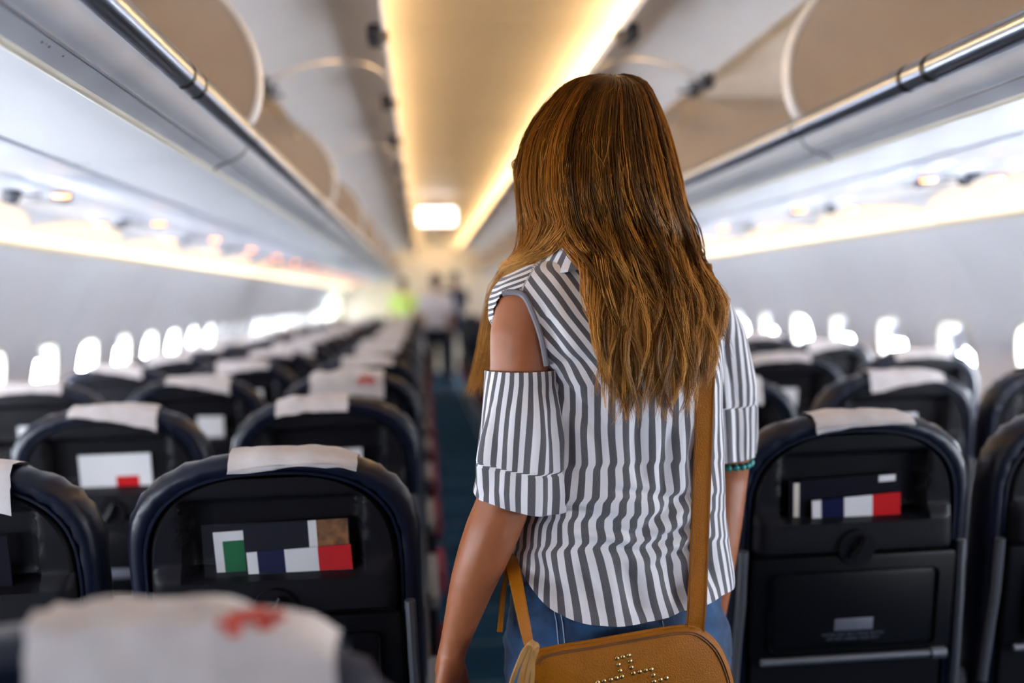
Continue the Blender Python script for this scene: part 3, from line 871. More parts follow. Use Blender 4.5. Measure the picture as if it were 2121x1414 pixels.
TRI = [(0, .10, 0, 1, 'white'), (.10, .36, 0, 1, 'navy'), (.36, .68, 0, 1, 'white'), (.68, 1, .25, 1, 'red'), (.68, 1, 0, .25, 'white')]
A1 = (-1, 1, 0); R1 = (1, 0, 0)
pocket_item('safety_card', A1, -0.092, -0.02, 0.935, 1.018, 0.022, [(0, .18, 0, 1, 'white'), (.18, .80, .12, .82, 'green'), (.18, .80, .82, 1, 'white'), (.18, .80, 0, .12, 'white'), (.8, 1, 0, 1, 'white')],
            'white and green safety card in the left near seat pocket', 'card', 0.03)
pocket_item('magazine', A1, -0.046, 0.112, 0.93, 1.030, 0.016, [(0, .62, 0, 1, 'cover_dark'), (.62, .70, 0, 1, 'white'), (.70, 1, 0, 1, 'cover_brown')],
            'dark magazine with brown photo in the left near seat pocket', 'magazine', 0.02)
pocket_item('flight_leaflet', A1, -0.042, 0.116, 0.935, 0.988, 0.010, TRI, 'navy, white and red leaflet in the left near seat pocket', 'leaflet', 0.035)
pocket_item('clear_pouch', A1, -0.106, 0.115, 0.935, 1.034, 0.004, [(0, 1, 0, 1, 'pouch')], 'clear plastic pouch in the left near seat pocket', 'pouch', 0.0, 0.001)
pocket_item('magazine', R1, -0.112, 0.096, 0.925, 1.024, 0.020, [(0, .04, 0, 1, 'cover_dark'), (.04, .09, 0, .95, 'cream'), (.09, .80, 0, 1, 'cover_dark'), (.80, .95, .85, .97, 'white'), (.80, .95, 0, .85, 'cover_dark'), (.80, .95, .97, 1, 'cover_dark'), (.95, 1, 0, 1, 'cover_dark')],
            'dark magazine with cream spine in the right near seat pocket', 'magazine', 0.035)
pocket_item('flight_leaflet', R1, -0.072, 0.092, 0.932, 0.988, 0.010, TRI, 'navy, white and red leaflet in the right near seat pocket', 'leaflet', 0.055)
WR = [(0, .5, 0, 1, 'white'), (.5, .82, 0, .42, 'red'), (.5, .82, .42, 1, 'white'), (.82, 1, 0, 1, 'white')]
pocket_item('flight_leaflet', (-1, 2, 1), -0.075, 0.085, 0.94, 1.03, 0.012, WR, 'white leaflet with red block, left middle seat, second row', 'leaflet')
pocket_item('flight_leaflet', (-1, 1, 1), -0.10, 0.09, 0.94, 1.03, 0.012, [(0, .4, 0, 1, 'cover_dark'), (.4, .6, .2, .8, 'cover_brown'), (.6, .8, 0, .5, 'red'), (.8, 1, 0, 1, 'cover_dark')], 'dark leaflet with red block, left middle seat, nearest row', 'leaflet')
k = 0
for (s, r, c), so in list(SEAT.items()):
    if (s, r, c) in (A1, R1, (-1, 2, 1), (-1, 1, 1)) or r > 7 or r < 1: continue
    k += 1
    if random.random() < 0.3: continue
    cells = random.choice([WR, TRI, [(0, .3, 0, 1, 'white'), (.3, .62, 0, .8, 'red'), (.62, 1, 0, 1, 'white')], [(0, .5, 0, 1, 'cover_dark'), (.5, 1, 0, 1, 'white')]])
    x0 = random.uniform(-0.11, -0.04)
    pocket_item('flight_leaflet', (s, r, c), x0, x0 + random.uniform(.12, .17), 0.935, random.uniform(1.0, 1.035), 0.012, cells,
                'leaflet in the pocket of the %s %s seat, %s row' % (SIDE[s], COLN[c], ORD[r]), 'leaflet', random.uniform(-.04, .04))

# ------------------------------------------------------------------ the woman in the aisle
YB = 1.45                                            # depth of her spine
PSI = math.radians(20)                               # turned a little to her left
BR = np.array([math.cos(PSI), math.sin(PSI), 0.0])   # her right
BK = np.array([math.sin(PSI), -math.cos(PSI), 0.0])  # out of her back
UP = np.array([0.0, 0.0, 1.0])
VIEW = math.radians(30)

woman = empty('person', tuple(at(1285, 1300, YB) * np.array([1, 1, 0])))
tag(woman, 'woman with long hair seen from behind, striped shirt, walking up the aisle', 'person')
inv = Matrix.Translation(-woman.location)


def wpart(o):
    """Parent an object built in world space to the woman."""
    o.parent = woman; o.matrix_parent_inverse = inv
    return o


# body outline rows: pixel y, left px, right px, half depth
ROWS = [(1330, 1046, 1494, 0.118), (1290, 1046, 1500, 0.118), (1220, 1052, 1502, 0.116), (1150, 1062, 1498, 0.110), (1050, 1084, 1487, 0.103), (950, 1102, 1482, 0.102),
        (850, 1108, 1479, 0.106), (760, 1098, 1481, 0.106), (700, 1062, 1486, 0.102), (650, 1036, 1489, 0.094), (615, 1036, 1484, 0.086), (590, 1044, 1474, 0.078), (570, 1060, 1460, 0.070), (553, 1090, 1430, 0.062),
        (540, 1130, 1395, 0.056), (527, 1165, 1365, 0.053), (512, 1180, 1350, 0.052)]
ry = np.array([r[0] for r in ROWS][::-1], float); rl = np.array([r[1] for r in ROWS][::-1], float)
rr_ = np.array([r[2] for r in ROWS][::-1], float); rb = np.array([r[3] for r in ROWS][::-1], float)


def ring_at(py, grow=0.0):
    l, r, bd = np.interp(py, ry, rl), np.interp(py, ry, rr_), np.interp(py, ry, rb)
    c = (at(l, py, YB) + at(r, py, YB)) / 2
    hs = np.linalg.norm(at(r, py, YB) - at(l, py, YB)) / 2
    a = math.sqrt(max(hs * hs - (bd * math.sin(VIEW)) ** 2, 1e-5)) / math.cos(VIEW)
    return c, a + grow, bd + grow


FOLDS = [  # crease lines in the shirt back: x0, y0, x1, y1, width px, depth m
    (1095, 1045, 1290, 1075, 16, .0060), (1140, 1112, 1330, 1138, 14, .0075), (1330, 1138, 1445, 1080, 15, .0075), (1300, 1122, 1450, 1000, 16, .0060),
    (1345, 1175, 1450, 1120, 14, .005), (1135, 765, 1270, 905, 26, .008), (1150, 745, 1260, 740, 22, .006), (1180, 840, 1205, 1010, 22, .007),
    (1240, 800, 1265, 980, 22, .005), (1330, 860, 1345, 1010, 20, .006), (1400, 880, 1385, 1040, 18, .006), (1120, 1000, 1180, 1140, 26, .006),
    (1110, 1150, 1180, 1250, 26, .006), (1200, 1160, 1260, 1275, 24, .006), (1300, 1160, 1350, 1280, 24, .007), (1395, 1150, 1425, 1270, 22, .007),
    (1440, 900, 1450, 1040, 14, .006), (1120, 620, 1180, 760, 22, .005), (1460, 1100, 1490, 1220, 18, .006), (1260, 1010, 1420, 1030, 12, .004),
    (1150, 1080, 1400, 1110, 10, .0035)]


def crease(x, y):
    d = np.zeros_like(x)
    for x0, y0, x1, y1, w, a in FOLDS:
        L2 = (x1 - x0) ** 2 + (y1 - y0) ** 2
        t = ((x - x0) * (x1 - x0) + (y - y0) * (y1 - y0)) / L2
        tt = np.clip(t, 0, 1); dx = x - x0 - tt * (x1 - x0); dy = y - y0 - tt * (y1 - y0)
        sgn = (dx * (y1 - y0) - dy * (x1 - x0)) / math.sqrt(L2)
        fade = np.sin(np.pi * np.clip(0.08 + 0.84 * tt, 0, 1))
        r2 = (dx * dx + dy * dy) / (w * w)
        d += a * fade * np.exp(-r2) * (1.0 - 0.9 * np.tanh(sgn / w * 1.4))
    return d


HEM = np.array([(1040, 1130), (1066, 1155), (1088, 1192), (1130, 1243), (1200, 1278), (1290, 1294), (1350, 1290), (1400, 1272), (1445, 1264), (1505, 1228), (1560, 1210)], float)
HOLE = np.array([(1052, 604), (1083, 611), (1103, 650), (1120, 700), (1132, 757), (1130, 795), (1020, 800), (1022, 640), (1036, 610)], float)


def in_poly(P, poly):
    x, y = P[:, 0], P[:, 1]; inside = np.zeros(len(P), bool); j = len(poly) - 1
    for i in range(len(poly)):
        xi, yi = poly[i]; xj, yj = poly[j]
        c = ((yi > y) != (yj > y)) & (x < (xj - xi) * (y - yi) / (yj - yi + 1e-12) + xi); inside ^= c; j = i
    return inside


def grid_mesh(name, V, UV, keep, material, closed=True):
    """V (rows, cols, 3) grid to mesh with UVs; keep (rows-1, cols) marks faces kept."""
    nr, nc = V.shape[:2]
    me = bpy.data.meshes.new(name); faces = []; uvs = []
    for i in range(nr - 1):
        for k in range(nc - 1):
            if keep is not None and not keep[i, k]: continue
            faces.append((i * nc + k, i * nc + k + 1, (i + 1) * nc + k + 1, (i + 1) * nc + k))
            uvs += [UV[i, k], UV[i, k + 1], UV[i + 1, k + 1], UV[i + 1, k]]
    me.from_pydata(V.reshape(-1, 3).tolist(), [], faces)
    me.materials.append(material)
    uvl = me.uv_layers.new(name='UVMap'); uvl.data.foreach_set('uv', np.array(uvs, np.float32).ravel())
    bm = bmesh.new(); bm.from_mesh(me)
    bmesh.ops.delete(bm, geom=[v for v in bm.verts if not v.link_faces], context='VERTS')
    bmesh.ops.remove_doubles(bm, verts=bm.verts[:], dist=1e-5)
    for f in bm.faces: f.smooth = True
    bm.to_mesh(me); bm.free()
    return me


def build_shirt():
    nr, nc = 170, 221
    V = np.zeros((nr, nc, 3)); S = np.zeros((nr, nc)); phi = np.linspace(-math.pi, math.pi, nc)       # phi 0 = middle of the back, negative = her left
    # rows run down to the curved hem: each column stretches from the neck to its own hem height
    hemy = np.zeros(nc)
    for k, p in enumerate(phi):
        c, a, bd = ring_at(1230); q = c + BR * a * math.sin(p) + BK * bd * math.cos(p)
        pq = proj(q[None])[0]; hemy[k] = np.interp(pq[0], HEM[:, 0], HEM[:, 1]) if abs(p - 0.0) < 2.2 else 1215
        if abs(p) < 2.2: hemy[k] = VPY + (hemy[k] - VPY) * min(q[1] / YB, 1.0)
    hemy = np.convolve(np.r_[hemy[-8:], hemy, hemy[:8]], np.ones(9) / 9, 'same')[8:-8]
    for i in range(nr):
        t = i / (nr - 1)
        for k, p in enumerate(phi):
            py = 514 + (hemy[k] - 514) * t
            c, a, bd = ring_at(py, 0.006)
            e = 2.25; sn, cs = math.sin(p), math.cos(p)
            sx = math.copysign(abs(sn) ** (2 / e), sn); cy = math.copysign(abs(cs) ** (2 / e), cs)
            V[i, k] = c + BR * a * sx + BK * bd * cy
    d = np.zeros((nr, nc)); d[:, 1:] = np.linalg.norm(np.diff(V, axis=1), axis=2); S = np.cumsum(d, axis=1); S -= S[:, nc // 2][:, None]
    P = proj(V); X, Yp = P[..., 0], P[..., 1]
    # normals for folding
    gu = np.gradient(V, axis=1); gv = np.gradient(V, axis=0); N = np.cross(gu, gv); N /= np.linalg.norm(N, axis=2, keepdims=True) + 1e-9
    ctr = V.mean(axis=1, keepdims=True); flip = np.sign(((V - ctr) * N).sum(-1, keepdims=True)); flip[flip == 0] = 1; N *= flip
    back = np.clip((np.cos(phi)[None, :] + 0.55) / 0.5, 0, 1)
    disp = -1.7 * crease(X, Yp) * back
    for i in range(nr):
        for k in range(nc):
            v = Vector(V[i, k]); disp[i, k] += 0.0045 * noise.noise(v * 13) + 0.0022 * noise.noise(Vector((v.x * 34, v.y * 34, v.z * 20)))
    disp = np.maximum(disp, -0.0105)
    fade = np.clip((Yp - 520) / 40, 0, 1)
    V = V + N * (disp * fade)[..., None]
    # stripes: fabric coordinate = arc length, drifting with the drape of the cloth
    sh = np.where(Yp < 800, -0.47 * (800 - Yp), 0.0)
    sh = np.where(Yp < 560, -0.47 * 240, sh)
    rt = np.clip((X - 1130) / 350, 0, 1)
    sh = sh + np.where(Yp > 860, rt * 0.17 * (Yp - 860), 0) + np.where(Yp > 1120, 0.10 * (Yp - 1120), 0)
    wob = np.array([[noise.noise(Vector((S[i, k] * 9, V[i, k, 2] * 11, 3.3))) for k in range(nc)] for i in range(nr)]) * 0.0045
    Ucoord = S - sh / 1422 + wob
    # crosswise tucks make the stripes step sideways
    for y0, amp in ((1072, .003), (1128, .0045), (1035, .003), (965, .002)): Ucoord += amp * np.tanh((Yp - y0 + 0.06 * (X - 1280)) / 5)
    # shoulder yoke: front panel folds over the shoulder, its stripes run crosswise
    sx = 1112 - (Yp - 545) * 0.62
    front = (X < sx) & (Yp < 660) & (phi[None, :] < 0.2)
    slope = 0.55                                                     # front stripes fall this much per px to the left
    # follow each front stripe back to the seam
    ysm = (Yp - slope * (sx - X) + slope * 0.62 * 0) 
    seam_u = np.interp(ysm, [520, 545, 605, 660], [0, 0, 1, 1.9])
    m1 = (np.abs(Yp - 547) < 5) & (np.abs(X - 1111) < 8); m2 = (np.abs(Yp - 605) < 5) & (np.abs(X - 1075) < 8)
    u1 = Ucoord[m1].mean() if m1.any() else -0.16; u2 = Ucoord[m2].mean() if m2.any() else -0.20
    Ucoord = np.where(front, u1 + (u2 - u1) * np.interp(ysm, [485, 545, 605, 700], [-1, 0, 1, 2.6]), Ucoord)
    UV = np.stack([Ucoord, V[..., 2]], -1)
    P = proj(V); FC = (P[:-1, :-1] + P[1:, 1:]) / 2
    pm_ = (phi[:-1] + phi[1:]) / 2
    inside = in_poly(FC.reshape(-1, 2), HOLE).reshape(nr - 1, nc - 1) & (pm_[None, :] < 0.25) & (pm_[None, :] > -2.45)
    return grid_mesh('shirt', V, UV, ~inside, MT['stripe']), V, phi


shirt_me, SV, SPHI = build_shirt()
shirt = wpart(link('shirt', shirt_me)); shirt['label'] = 'grey and white striped cold-shoulder shirt'
bpy.context.view_layer.update()


def bvh_of(objs):
    vs, fs = [], []
    for o in objs:
        n0 = len(vs); mw = o.matrix_world
        vs += [mw @ v.co for v in o.data.vertices]; fs += [[i + n0 for i in p.vertices] for p in o.data.polygons]
    return BVHTree.FromPolygons(vs, fs)


BVH_SHIRT = bvh_of([shirt]); BVH_CLOTH = BVH_SHIRT


def cast(bv, px, py):
    d = C2W @ np.array([(px - CX) / FPX, (CY - py) / FPX, -1.0]); d /= np.linalg.norm(d)
    h = bv.ray_cast(Vector(CAM), Vector(d))
    return (np.array(h[0]), d) if h[0] is not None else (None, d)


def on_shirt(px, py, off=0.006, fallback=1.36, bv=None):
    h, d = cast(bv or BVH_SHIRT, px, py)
    if h is None: return at(px, py, fallback)
    return h - d * off


# body ------------------------------------------------------------------
sk = MB()
def T(px, py, Y): return at(px, py, Y)
hip = T(1280, 1300, YB)
# trunk (under the clothes)
for (y0, g) in ((1330, -.02), (1250, -.02), (1150, -.022), (1050, -.02), (950, -.02), (850, -.02), (760, -.022), (700, -.026)):
    pass
rings = []
for py in (1400, 1330, 1250, 1150, 1050, 950, 850, 760, 700, 650, 610, 585, 565, 550):
    c, a, bd = ring_at(min(py, 1330), -0.014 if py < 1000 else -0.034)
    if py > 1330: c = c - UP * (py - 1330) / 1422
    tw = 1.0 if py > 780 else (0.86 if py > 690 else (0.80 if py > 600 else 0.72))
    rings.append([c + BR * a * tw * math.sin(w) + BK * (bd - 0.004) * math.cos(w) for w in np.linspace(0, 2 * math.pi, 28, endpoint=False)])
sk.loft(rings)
nb = T(1268, 560, 1.45); hb = T(1245, 440, 1.47)
sk.capsule(nb - UP * .03, hb, 0.056, 0.052)
HC = T(1238, 345, 1.475)                                            # head centre
HF = np.array([-0.50, 0.866, 0.0]); HR = np.array([0.866, 0.50, 0.0])     # head turned further to her left
sk.ellipsoid(HC + UP * .008, (0.074, 0.092, 0.092), 24, 16, axes=[HR, HF, UP])
sk.ellipsoid(HC + HF * .035 - UP * .055, (0.056, 0.058, 0.066), 20, 12, axes=[HR, HF, UP])
sk.capsule(HC + HF * .092 + UP * .004, HC + HF * .112 - UP * .030, 0.008, 0.012)      # nose
sk.ellipsoid(HC + HF * .086 - UP * .062, (0.022, 0.012, 0.009), 12, 8, axes=[HR, HF, UP])   # lips
sk.ellipsoid(HC + HF * .072 - UP * .100, (0.022, 0.018, 0.016), 12, 8, axes=[HR, HF, UP])   # chin
for q in (-1, 1):
    sk.ellipsoid(HC + HR * q * .075 - HF * .005 - UP * .010, (0.010, 0.018, 0.030), 12, 8, axes=[HR, HF, UP])  # ears
# left arm
LA = [(1100, 640, 1.400, .052), (1084, 690, 1.392, .0475), (1080, 780, 1.385, .0445), (1070, 880, 1.375, .0425), (1058, 980, 1.372, .0390), (1040, 1050, 1.368, .0380), (1020, 1098, 1.366, .0385), (1000, 1150, 1.366, .0365), (981, 1200, 1.370, .0325),
      (965, 1252, 1.374, .0280), (950, 1303, 1.378, .0232), (937, 1346, 1.380, .0198)]
pts = [T(x, y, Y) for x, y, Y, r in LA]
sk.capsule(T(1175, 600, 1.44), pts[0], 0.055, 0.052)
for i in range(len(LA) - 1): sk.capsule(pts[i], pts[i + 1], LA[i][3], LA[i + 1][3], 18)


def hand(wrist, down, thumb_dir, out, L=0.175):
    """Relaxed hand: palm, four curled fingers of different length, thumb off the side of the palm."""
    down = down / np.linalg.norm(down); thumb_dir = thumb_dir - down * thumb_dir.dot(down); thumb_dir /= np.linalg.norm(thumb_dir)
    out = np.cross(down, thumb_dir); out /= np.linalg.norm(out)
    k0 = wrist + down * 0.085
    sk.capsule(wrist - down * .004, wrist + down * 0.03, 0.0205, 0.0215, 12)
    for j, (off, ln) in enumerate(((0.027, .070), (0.009, .078), (-0.009, .072), (-0.026, .058))):
        kn = k0 + thumb_dir * off + down * (-.004 * abs(off - .005) / .02)
        sk.capsule(wrist + down * 0.018 + thumb_dir * off * .55, kn, 0.0135, 0.0115, 10)
        a = kn; dr = down.copy()
        for seg, r0, r1 in ((0.45, .0098, .0088), (0.30, .0086, .0078), (0.25, .0078, .0064)):
            dr = dr + out * (0.30 + .05 * j); dr /= np.linalg.norm(dr)
            b_ = a + dr * ln * seg; sk.capsule(a, b_, r0, r1, 10); a = b_
    t0 = wrist + down * .022 + thumb_dir * .018
    t1 = t0 + down * .036 + thumb_dir * .022 + out * .010; t2 = t1 + down * .030 + thumb_dir * .006 + out * .010
    sk.capsule(t0, t1, 0.0150, 0.0115, 10); sk.capsule(t1, t2, 0.0112, 0.0088, 10); sk.capsule(t2, t2 + down * .022 + out * .004, .0088, .0068, 10)


wl = pts[-1]
hand(wl, T(925, 1420, 1.385) - wl, np.array([0.35, 0.93, 0.0]), None)
# right arm
RA = [(1440, 640, 1.535, .045), (1478, 700, 1.550, .043), (1503, 800, 1.565, .043), (1508, 900, 1.575, .041), (1500, 985, 1.585, .0385), (1492, 1060, 1.575, .0375), (1486, 1130, 1.565, .034), (1480, 1210, 1.56, .028), (1474, 1290, 1.56, .0205)]
ptr = [T(x, y, Y) for x, y, Y, r in RA]
sk.capsule(T(1385, 600, 1.49), ptr[0], 0.055, 0.052)
for i in range(len(RA) - 1): sk.capsule(ptr[i], ptr[i + 1], RA[i][3], RA[i + 1][3], 18)
wr = ptr[-1]
hand(wr, np.array([-0.05, 0.05, -1.0]), np.array([-0.5, 0.86, 0.0]), None)
# legs and feet
hipL = hip - BR * 0.085 - UP * 0.02; hipR = hip + BR * 0.085 - UP * 0.02
FWD = -BK
LEGS = []
for q, h_ in ((-1, hipL), (1, hipR)):
    knee = np.array([h_[0] + q * .005, h_[1] + (.03 if q < 0 else .09), 0.47]); ank = np.array([knee[0], knee[1] + (-.06 if q < 0 else .02), 0.085])
    LEGS.append((h_, knee, ank))
    sk.capsule(h_, (h_ + knee) / 2, 0.088, 0.070, 18); sk.capsule((h_ + knee) / 2, knee, 0.070, 0.054, 18)
    cal = knee + (ank - knee) * .32 + BK * .012
    sk.capsule(knee, cal, 0.053, 0.052, 16); sk.capsule(cal, ank, 0.052, 0.033, 16)
    heel = ank * np.array([1, 1, 0]) + UP * .040 + BK * .02
    ball = heel + FWD * .15 - UP * .008; toe = ball + FWD * .055 - UP * .004
    sk.capsule(ank, heel, 0.034, 0.030, 12); sk.capsule(ank - UP * .01, ball, .031, .024, 12); sk.capsule(heel, ball, 0.029, 0.026, 12)
    lat = np.cross(UP, FWD)
    for j in range(5):
        o_ = lat * (j - 2) * .017 * q
        sk.capsule(ball + o_ * .9, toe + o_ - FWD * .005 * abs(j - 1) , .0115, .0100 if j else .0125, 8)
body = wpart(remeshed(sk, 'body', MT['skin'], 0.0042, 8))
for q in (-1, 1):
    e = MB(); e.ellipsoid(HC + HF * .080 + HR * q * .031 + UP * .008, (0.013, 0.011, 0.010), 12, 8, axes=[HR, HF, UP]); wpart(e.build('eye', MT['eye']))
for h_, kn, an in LEGS:
    e = MB(); heel = an * np.array([1, 1, 0]); f2 = heel + FWD * .17
    lat = np.cross(UP, FWD)
    ring = []
    for k in range(20):
        w = 2 * math.pi * k / 20; ring.append((heel + f2) / 2 + BK * .005 + FWD * .125 * math.cos(w) + lat * .046 * math.sin(w) * (1 + .12 * math.cos(w)))
    e.loft([[p + UP * z for p in ring] for z in (0.0, 0.012)]); wpart(e.build('sandal_sole', MT['sandal']))

# shorts ------------------------------------------------------------------
sd = MB(); rings = []
for py in (1165, 1215, 1260, 1300, 1340, 1380):
    gr = np.interp(py, [1165, 1215, 1260, 1300], [-.018, -.016, -.009, -.002])
    c, a, bd = ring_at(min(py, 1330), gr)
    if py > 1330: c = c - UP * (py - 1330) / 1422
    a = ring_at(min(py, 1330), max(gr, -.006))[1]
    rings.append([c + BR * a * math.sin(w) + BK * bd * math.cos(w) for w in np.linspace(0, 2 * math.pi, 36, endpoint=False)])
sd.loft(rings)
for q, (h_, kn, an) in zip((-1, 1), LEGS):
    p1 = h_ + (kn - h_) * 0.30
    sd.capsule(h_ - UP * .01 + BK * .008, p1, 0.096, 0.090, 24)
for q in (-1, 1): sd.ellipsoid(hip + BR * q * .070 + BK * .045 - UP * .055, (0.085, 0.078, 0.085), 20, 12, axes=[BR, BK, UP])
shorts = remeshed(sd, 'shorts', MT['denim'], 0.006, 10)
for v in shorts.data.vertices:                         # crumpled denim
    d = v.normal * (0.004 * noise.noise(v.co * 22) + 0.003 * noise.noise(Vector((v.co.x * 30, v.co.y * 30, v.co.z * 70))))
    v.co += d
wpart(shorts); shorts['label'] = 'blue denim shorts'
for q, (h_, kn, an) in zip((-1, 1), LEGS):
    p1 = h_ + (kn - h_) * 0.30; e = MB(); dr = (kn - h_) / np.linalg.norm(kn - h_)
    e.tube([p1 - dr * .02, p1 - dr * .015, p1 + dr * .035, p1 + dr * .04], [0.099, 0.104, 0.103, 0.097], 28, cap=False); wpart(e.build('rolled_cuff', MT['denim']))
bpy.context.view_layer.update()
BVH_SHORTS = bvh_of([shorts])


def on_shorts(px, py, off=0.003):
    h, d = cast(BVH_SHORTS, px, py)
    return at(px, py, 1.37) if h is None else h - d * off


MT['denim_stitch'] = mat('denim_stitch', (0.30, 0.38, 0.50), 0.8)
for seam in ([(1143, 1240), (1152, 1285), (1157, 1335), (1160, 1400)], [(1156, 1243), (1165, 1288), (1170, 1335), (1173, 1400)], [(1372, 1285), (1375, 1310), (1376, 1340)]):
    e = MB(); e.tube([on_shorts(x, y, .001) for x, y in seam], 0.0009, 6); wpart(e.build('denim_seam', MT['denim_stitch']))

# sleeves ------------------------------------------------------------------


def sleeve(name, rows, Yc, yaw, seed, ripple, tilt, hemrow, arm, nround=150):
    """Tube of striped cloth round the upper arm. rows: pixel y, left, right, depth ratio, gather."""
    ys = np.array([r[0] for r in rows], float); ls = np.array([r[1] for r in rows], float); rs = np.array([r[2] for r in rows], float); dp = np.array([r[3] for r in rows], float)
    nr = 90; V = np.zeros((nr, nround + 1, 3)); UV = np.zeros((nr, nround + 1, 2))
    r0 = None
    for i in range(nr):
        t = i / (nr - 1); py = ys[0] + (ys[-1] - ys[0]) * t
        l, r = np.interp(py, ys, ls), np.interp(py, ys, rs); dd = np.interp(py, ys, dp)
        c = (at(l, py, Yc) + at(r, py, Yc)) / 2; a = np.linalg.norm(at(r, py, Yc) - at(l, py, Yc)) / 2
        if r0 is None: r0 = a
        ax = np.array([math.cos(yaw), math.sin(yaw), 0]); ay = np.array([math.sin(yaw), -math.cos(yaw), 0])
        for k in range(nround + 1):
            w = -math.pi + 2 * math.pi * k / nround
            g = math.exp(-((py - ys[0]) / 22.0) ** 2)                     # gathers at the top
            rp = ripple * min(1, (py - ys[0]) / 120) * (math.sin(5 * w + seed) + .6 * math.sin(9 * w + 2.1 * seed + py * .004)) + 0.0016 * g * math.sin(34 * w)
            rp += 0.004 * noise.noise(Vector((math.sin(w) * 2, math.cos(w) * 2, py * .012 + seed)))
            if abs(py - hemrow) < 5: rp -= 0.0018
            p = c + ax * (a + rp) * math.sin(w) + ay * (a * dd + rp) * math.cos(w)
            p = p + UP * (tilt[0] * math.sin(w) + tilt[1] * math.cos(w)) * t
            V[i, k] = p; UV[i, k] = (w * 0.062 + 0.010 * t * math.sin(w * 2 + seed) + (0.012 if py > hemrow else 0), p[2])
    # keep the cloth clear of the arm inside it
    A = np.array([q[0] for q in arm]); R_ = np.array([q[1] for q in arm])
    flat = V.reshape(-1, 3); best = np.full(len(flat), 9.0); bc = np.zeros_like(flat); bR = np.zeros(len(flat))
    for j in range(len(A) - 1):
        d_ = A[j + 1] - A[j]; tt = np.clip(((flat - A[j]) @ d_) / d_.dot(d_), 0, 1); cpt = A[j] + tt[:, None] * d_
        ds = np.linalg.norm(flat - cpt, axis=1); m_ = ds < best; best[m_] = ds[m_]; bc[m_] = cpt[m_]; bR[m_] = (R_[j] + (R_[j + 1] - R_[j]) * tt)[m_]
    need = bR + 0.006; push = np.maximum(need / np.maximum(best, 1e-4), 1.0)
    V = (bc + (flat - bc) * push[:, None]).reshape(V.shape)
    me = grid_mesh(name, V, UV, None, MT['stripe'])
    o = wpart(link(name, me))
    sol = o.modifiers.new('cloth', 'SOLIDIFY'); sol.thickness = 0.0012
    return o


sl = sleeve('sleeve', [(768, 1032, 1136, .95), (790, 1024, 1146, .95), (840, 1006, 1160, .92), (900, 994, 1168, .88), (957, 987, 1170, .9), (1000, 984, 1174, .88), (1032, 988, 1174, .85)], 1.374, math.radians(8), 1.2, .0045, (-0.012, -0.012), 957, list(zip(pts, [q[3] for q in LA])))
sl['label'] = 'gathered ruffle sleeve, grey and white stripes'
sr = sleeve('sleeve', [(618, 1425, 1484, .9), (640, 1424, 1500, 1.0), (680, 1426, 1522, 1.0), (740, 1430, 1542, .95), (790, 1434, 1554, .92), (832, 1440, 1556, .9), (890, 1446, 1557, .88), (942, 1450, 1558, .86)], 1.555, math.radians(20), 4.4, .004, (0.002, -0.006), 834, list(zip(ptr, [q[3] for q in RA])))
sr['label'] = 'striped sleeve on the far arm'
# elastic edge of the shoulder opening and the strap on the front of it
e = MB(); edge = [(1034, 782), (1029, 740), (1027, 690), (1029, 645), (1038, 612)]
e.tube([T(x, y, 1.385 + .02) for x, y in spline(edge, 14)], [0.0055 + 0.0012 * math.sin(k * 2.4) for k in range(14)], 10); wpart(e.build('elastic_edge', MT['stripe']))
# binding along the cut-out
e = MB(); bind = spline([(1040, 609), (1055, 605), (1083, 612), (1103, 650), (1120, 700), (1131, 757)], 26)
yb = np.array([on_shirt(x + 14, y - 8, .0, 1.37)[1] for x, y in bind]); yb = np.convolve(np.r_[[yb[0]] * 3, yb, [yb[-1]] * 3], np.ones(7) / 7, 'valid')
e.tube([at(x + 1, y, Y - .001) for (x, y), Y in zip(bind, yb)], 0.0042, 8); MT['binding'] = mat('binding', (0.22, 0.21, 0.24), .85); wpart(e.build('binding', MT['binding']))

# collar ------------------------------------------------------------------
nr, nc = 14, 90; V = np.zeros((nr, nc, 3)); UV = np.zeros((nr, nc, 2))
for i in range(nr):
    t = i / (nr - 1)
    for k in range(nc):
        w = -2.5 + 5.0 * k / (nc - 1)
        c, a, bd = ring_at(530 if t < .3 else 545)
        cc = T(1238, 543, 1.455)
        rad = 0.066 + 0.036 * max(0, t - .25) / .75 + .003 * math.sin(6 * w); h = 0.034 * (1 - t) - 0.012 * max(0, t - .3)
        if t < .25: h = 0.010 + 0.024 * t / .25
        V[i, k] = cc + BR * rad * 1.22 * math.sin(w) + BK * rad * 1.0 * math.cos(w) + UP * (h + .004 - .022 * (math.sin(w) ** 2) * t + .010 * max(0, -math.cos(w)))
        UV[i, k] = (w * .085 + .004, t * .05)
col = wpart(link('collar', grid_mesh('collar', V, UV, None, MT['stripe'])))
sol = col.modifiers.new('cloth', 'SOLIDIFY'); sol.thickness = 0.0015

bpy.context.view_layer.update(); BVH_CLOTH = bvh_of([shirt, col])

# bracelet ------------------------------------------------------------------
br = wpart(empty('bracelet')); br['label'] = 'teal bead bracelet'
e = MB(); e.ellipsoid((0, 0, 0), (.0058, .0058, .0058), 10, 8); bead = e.mesh('bead', MT['teal'])
c0 = T(1500, 955, 1.58); rad = .043
for k in range(22):
    w = 2 * math.pi * k / 22
    bo = link('bead', bead); bo.parent = br; bo.location = Vector(c0 + np.array([rad * math.cos(w), rad * math.sin(w), .004 * math.sin(w)])) - woman.location
br.matrix_parent_inverse = Matrix.Identity(4)

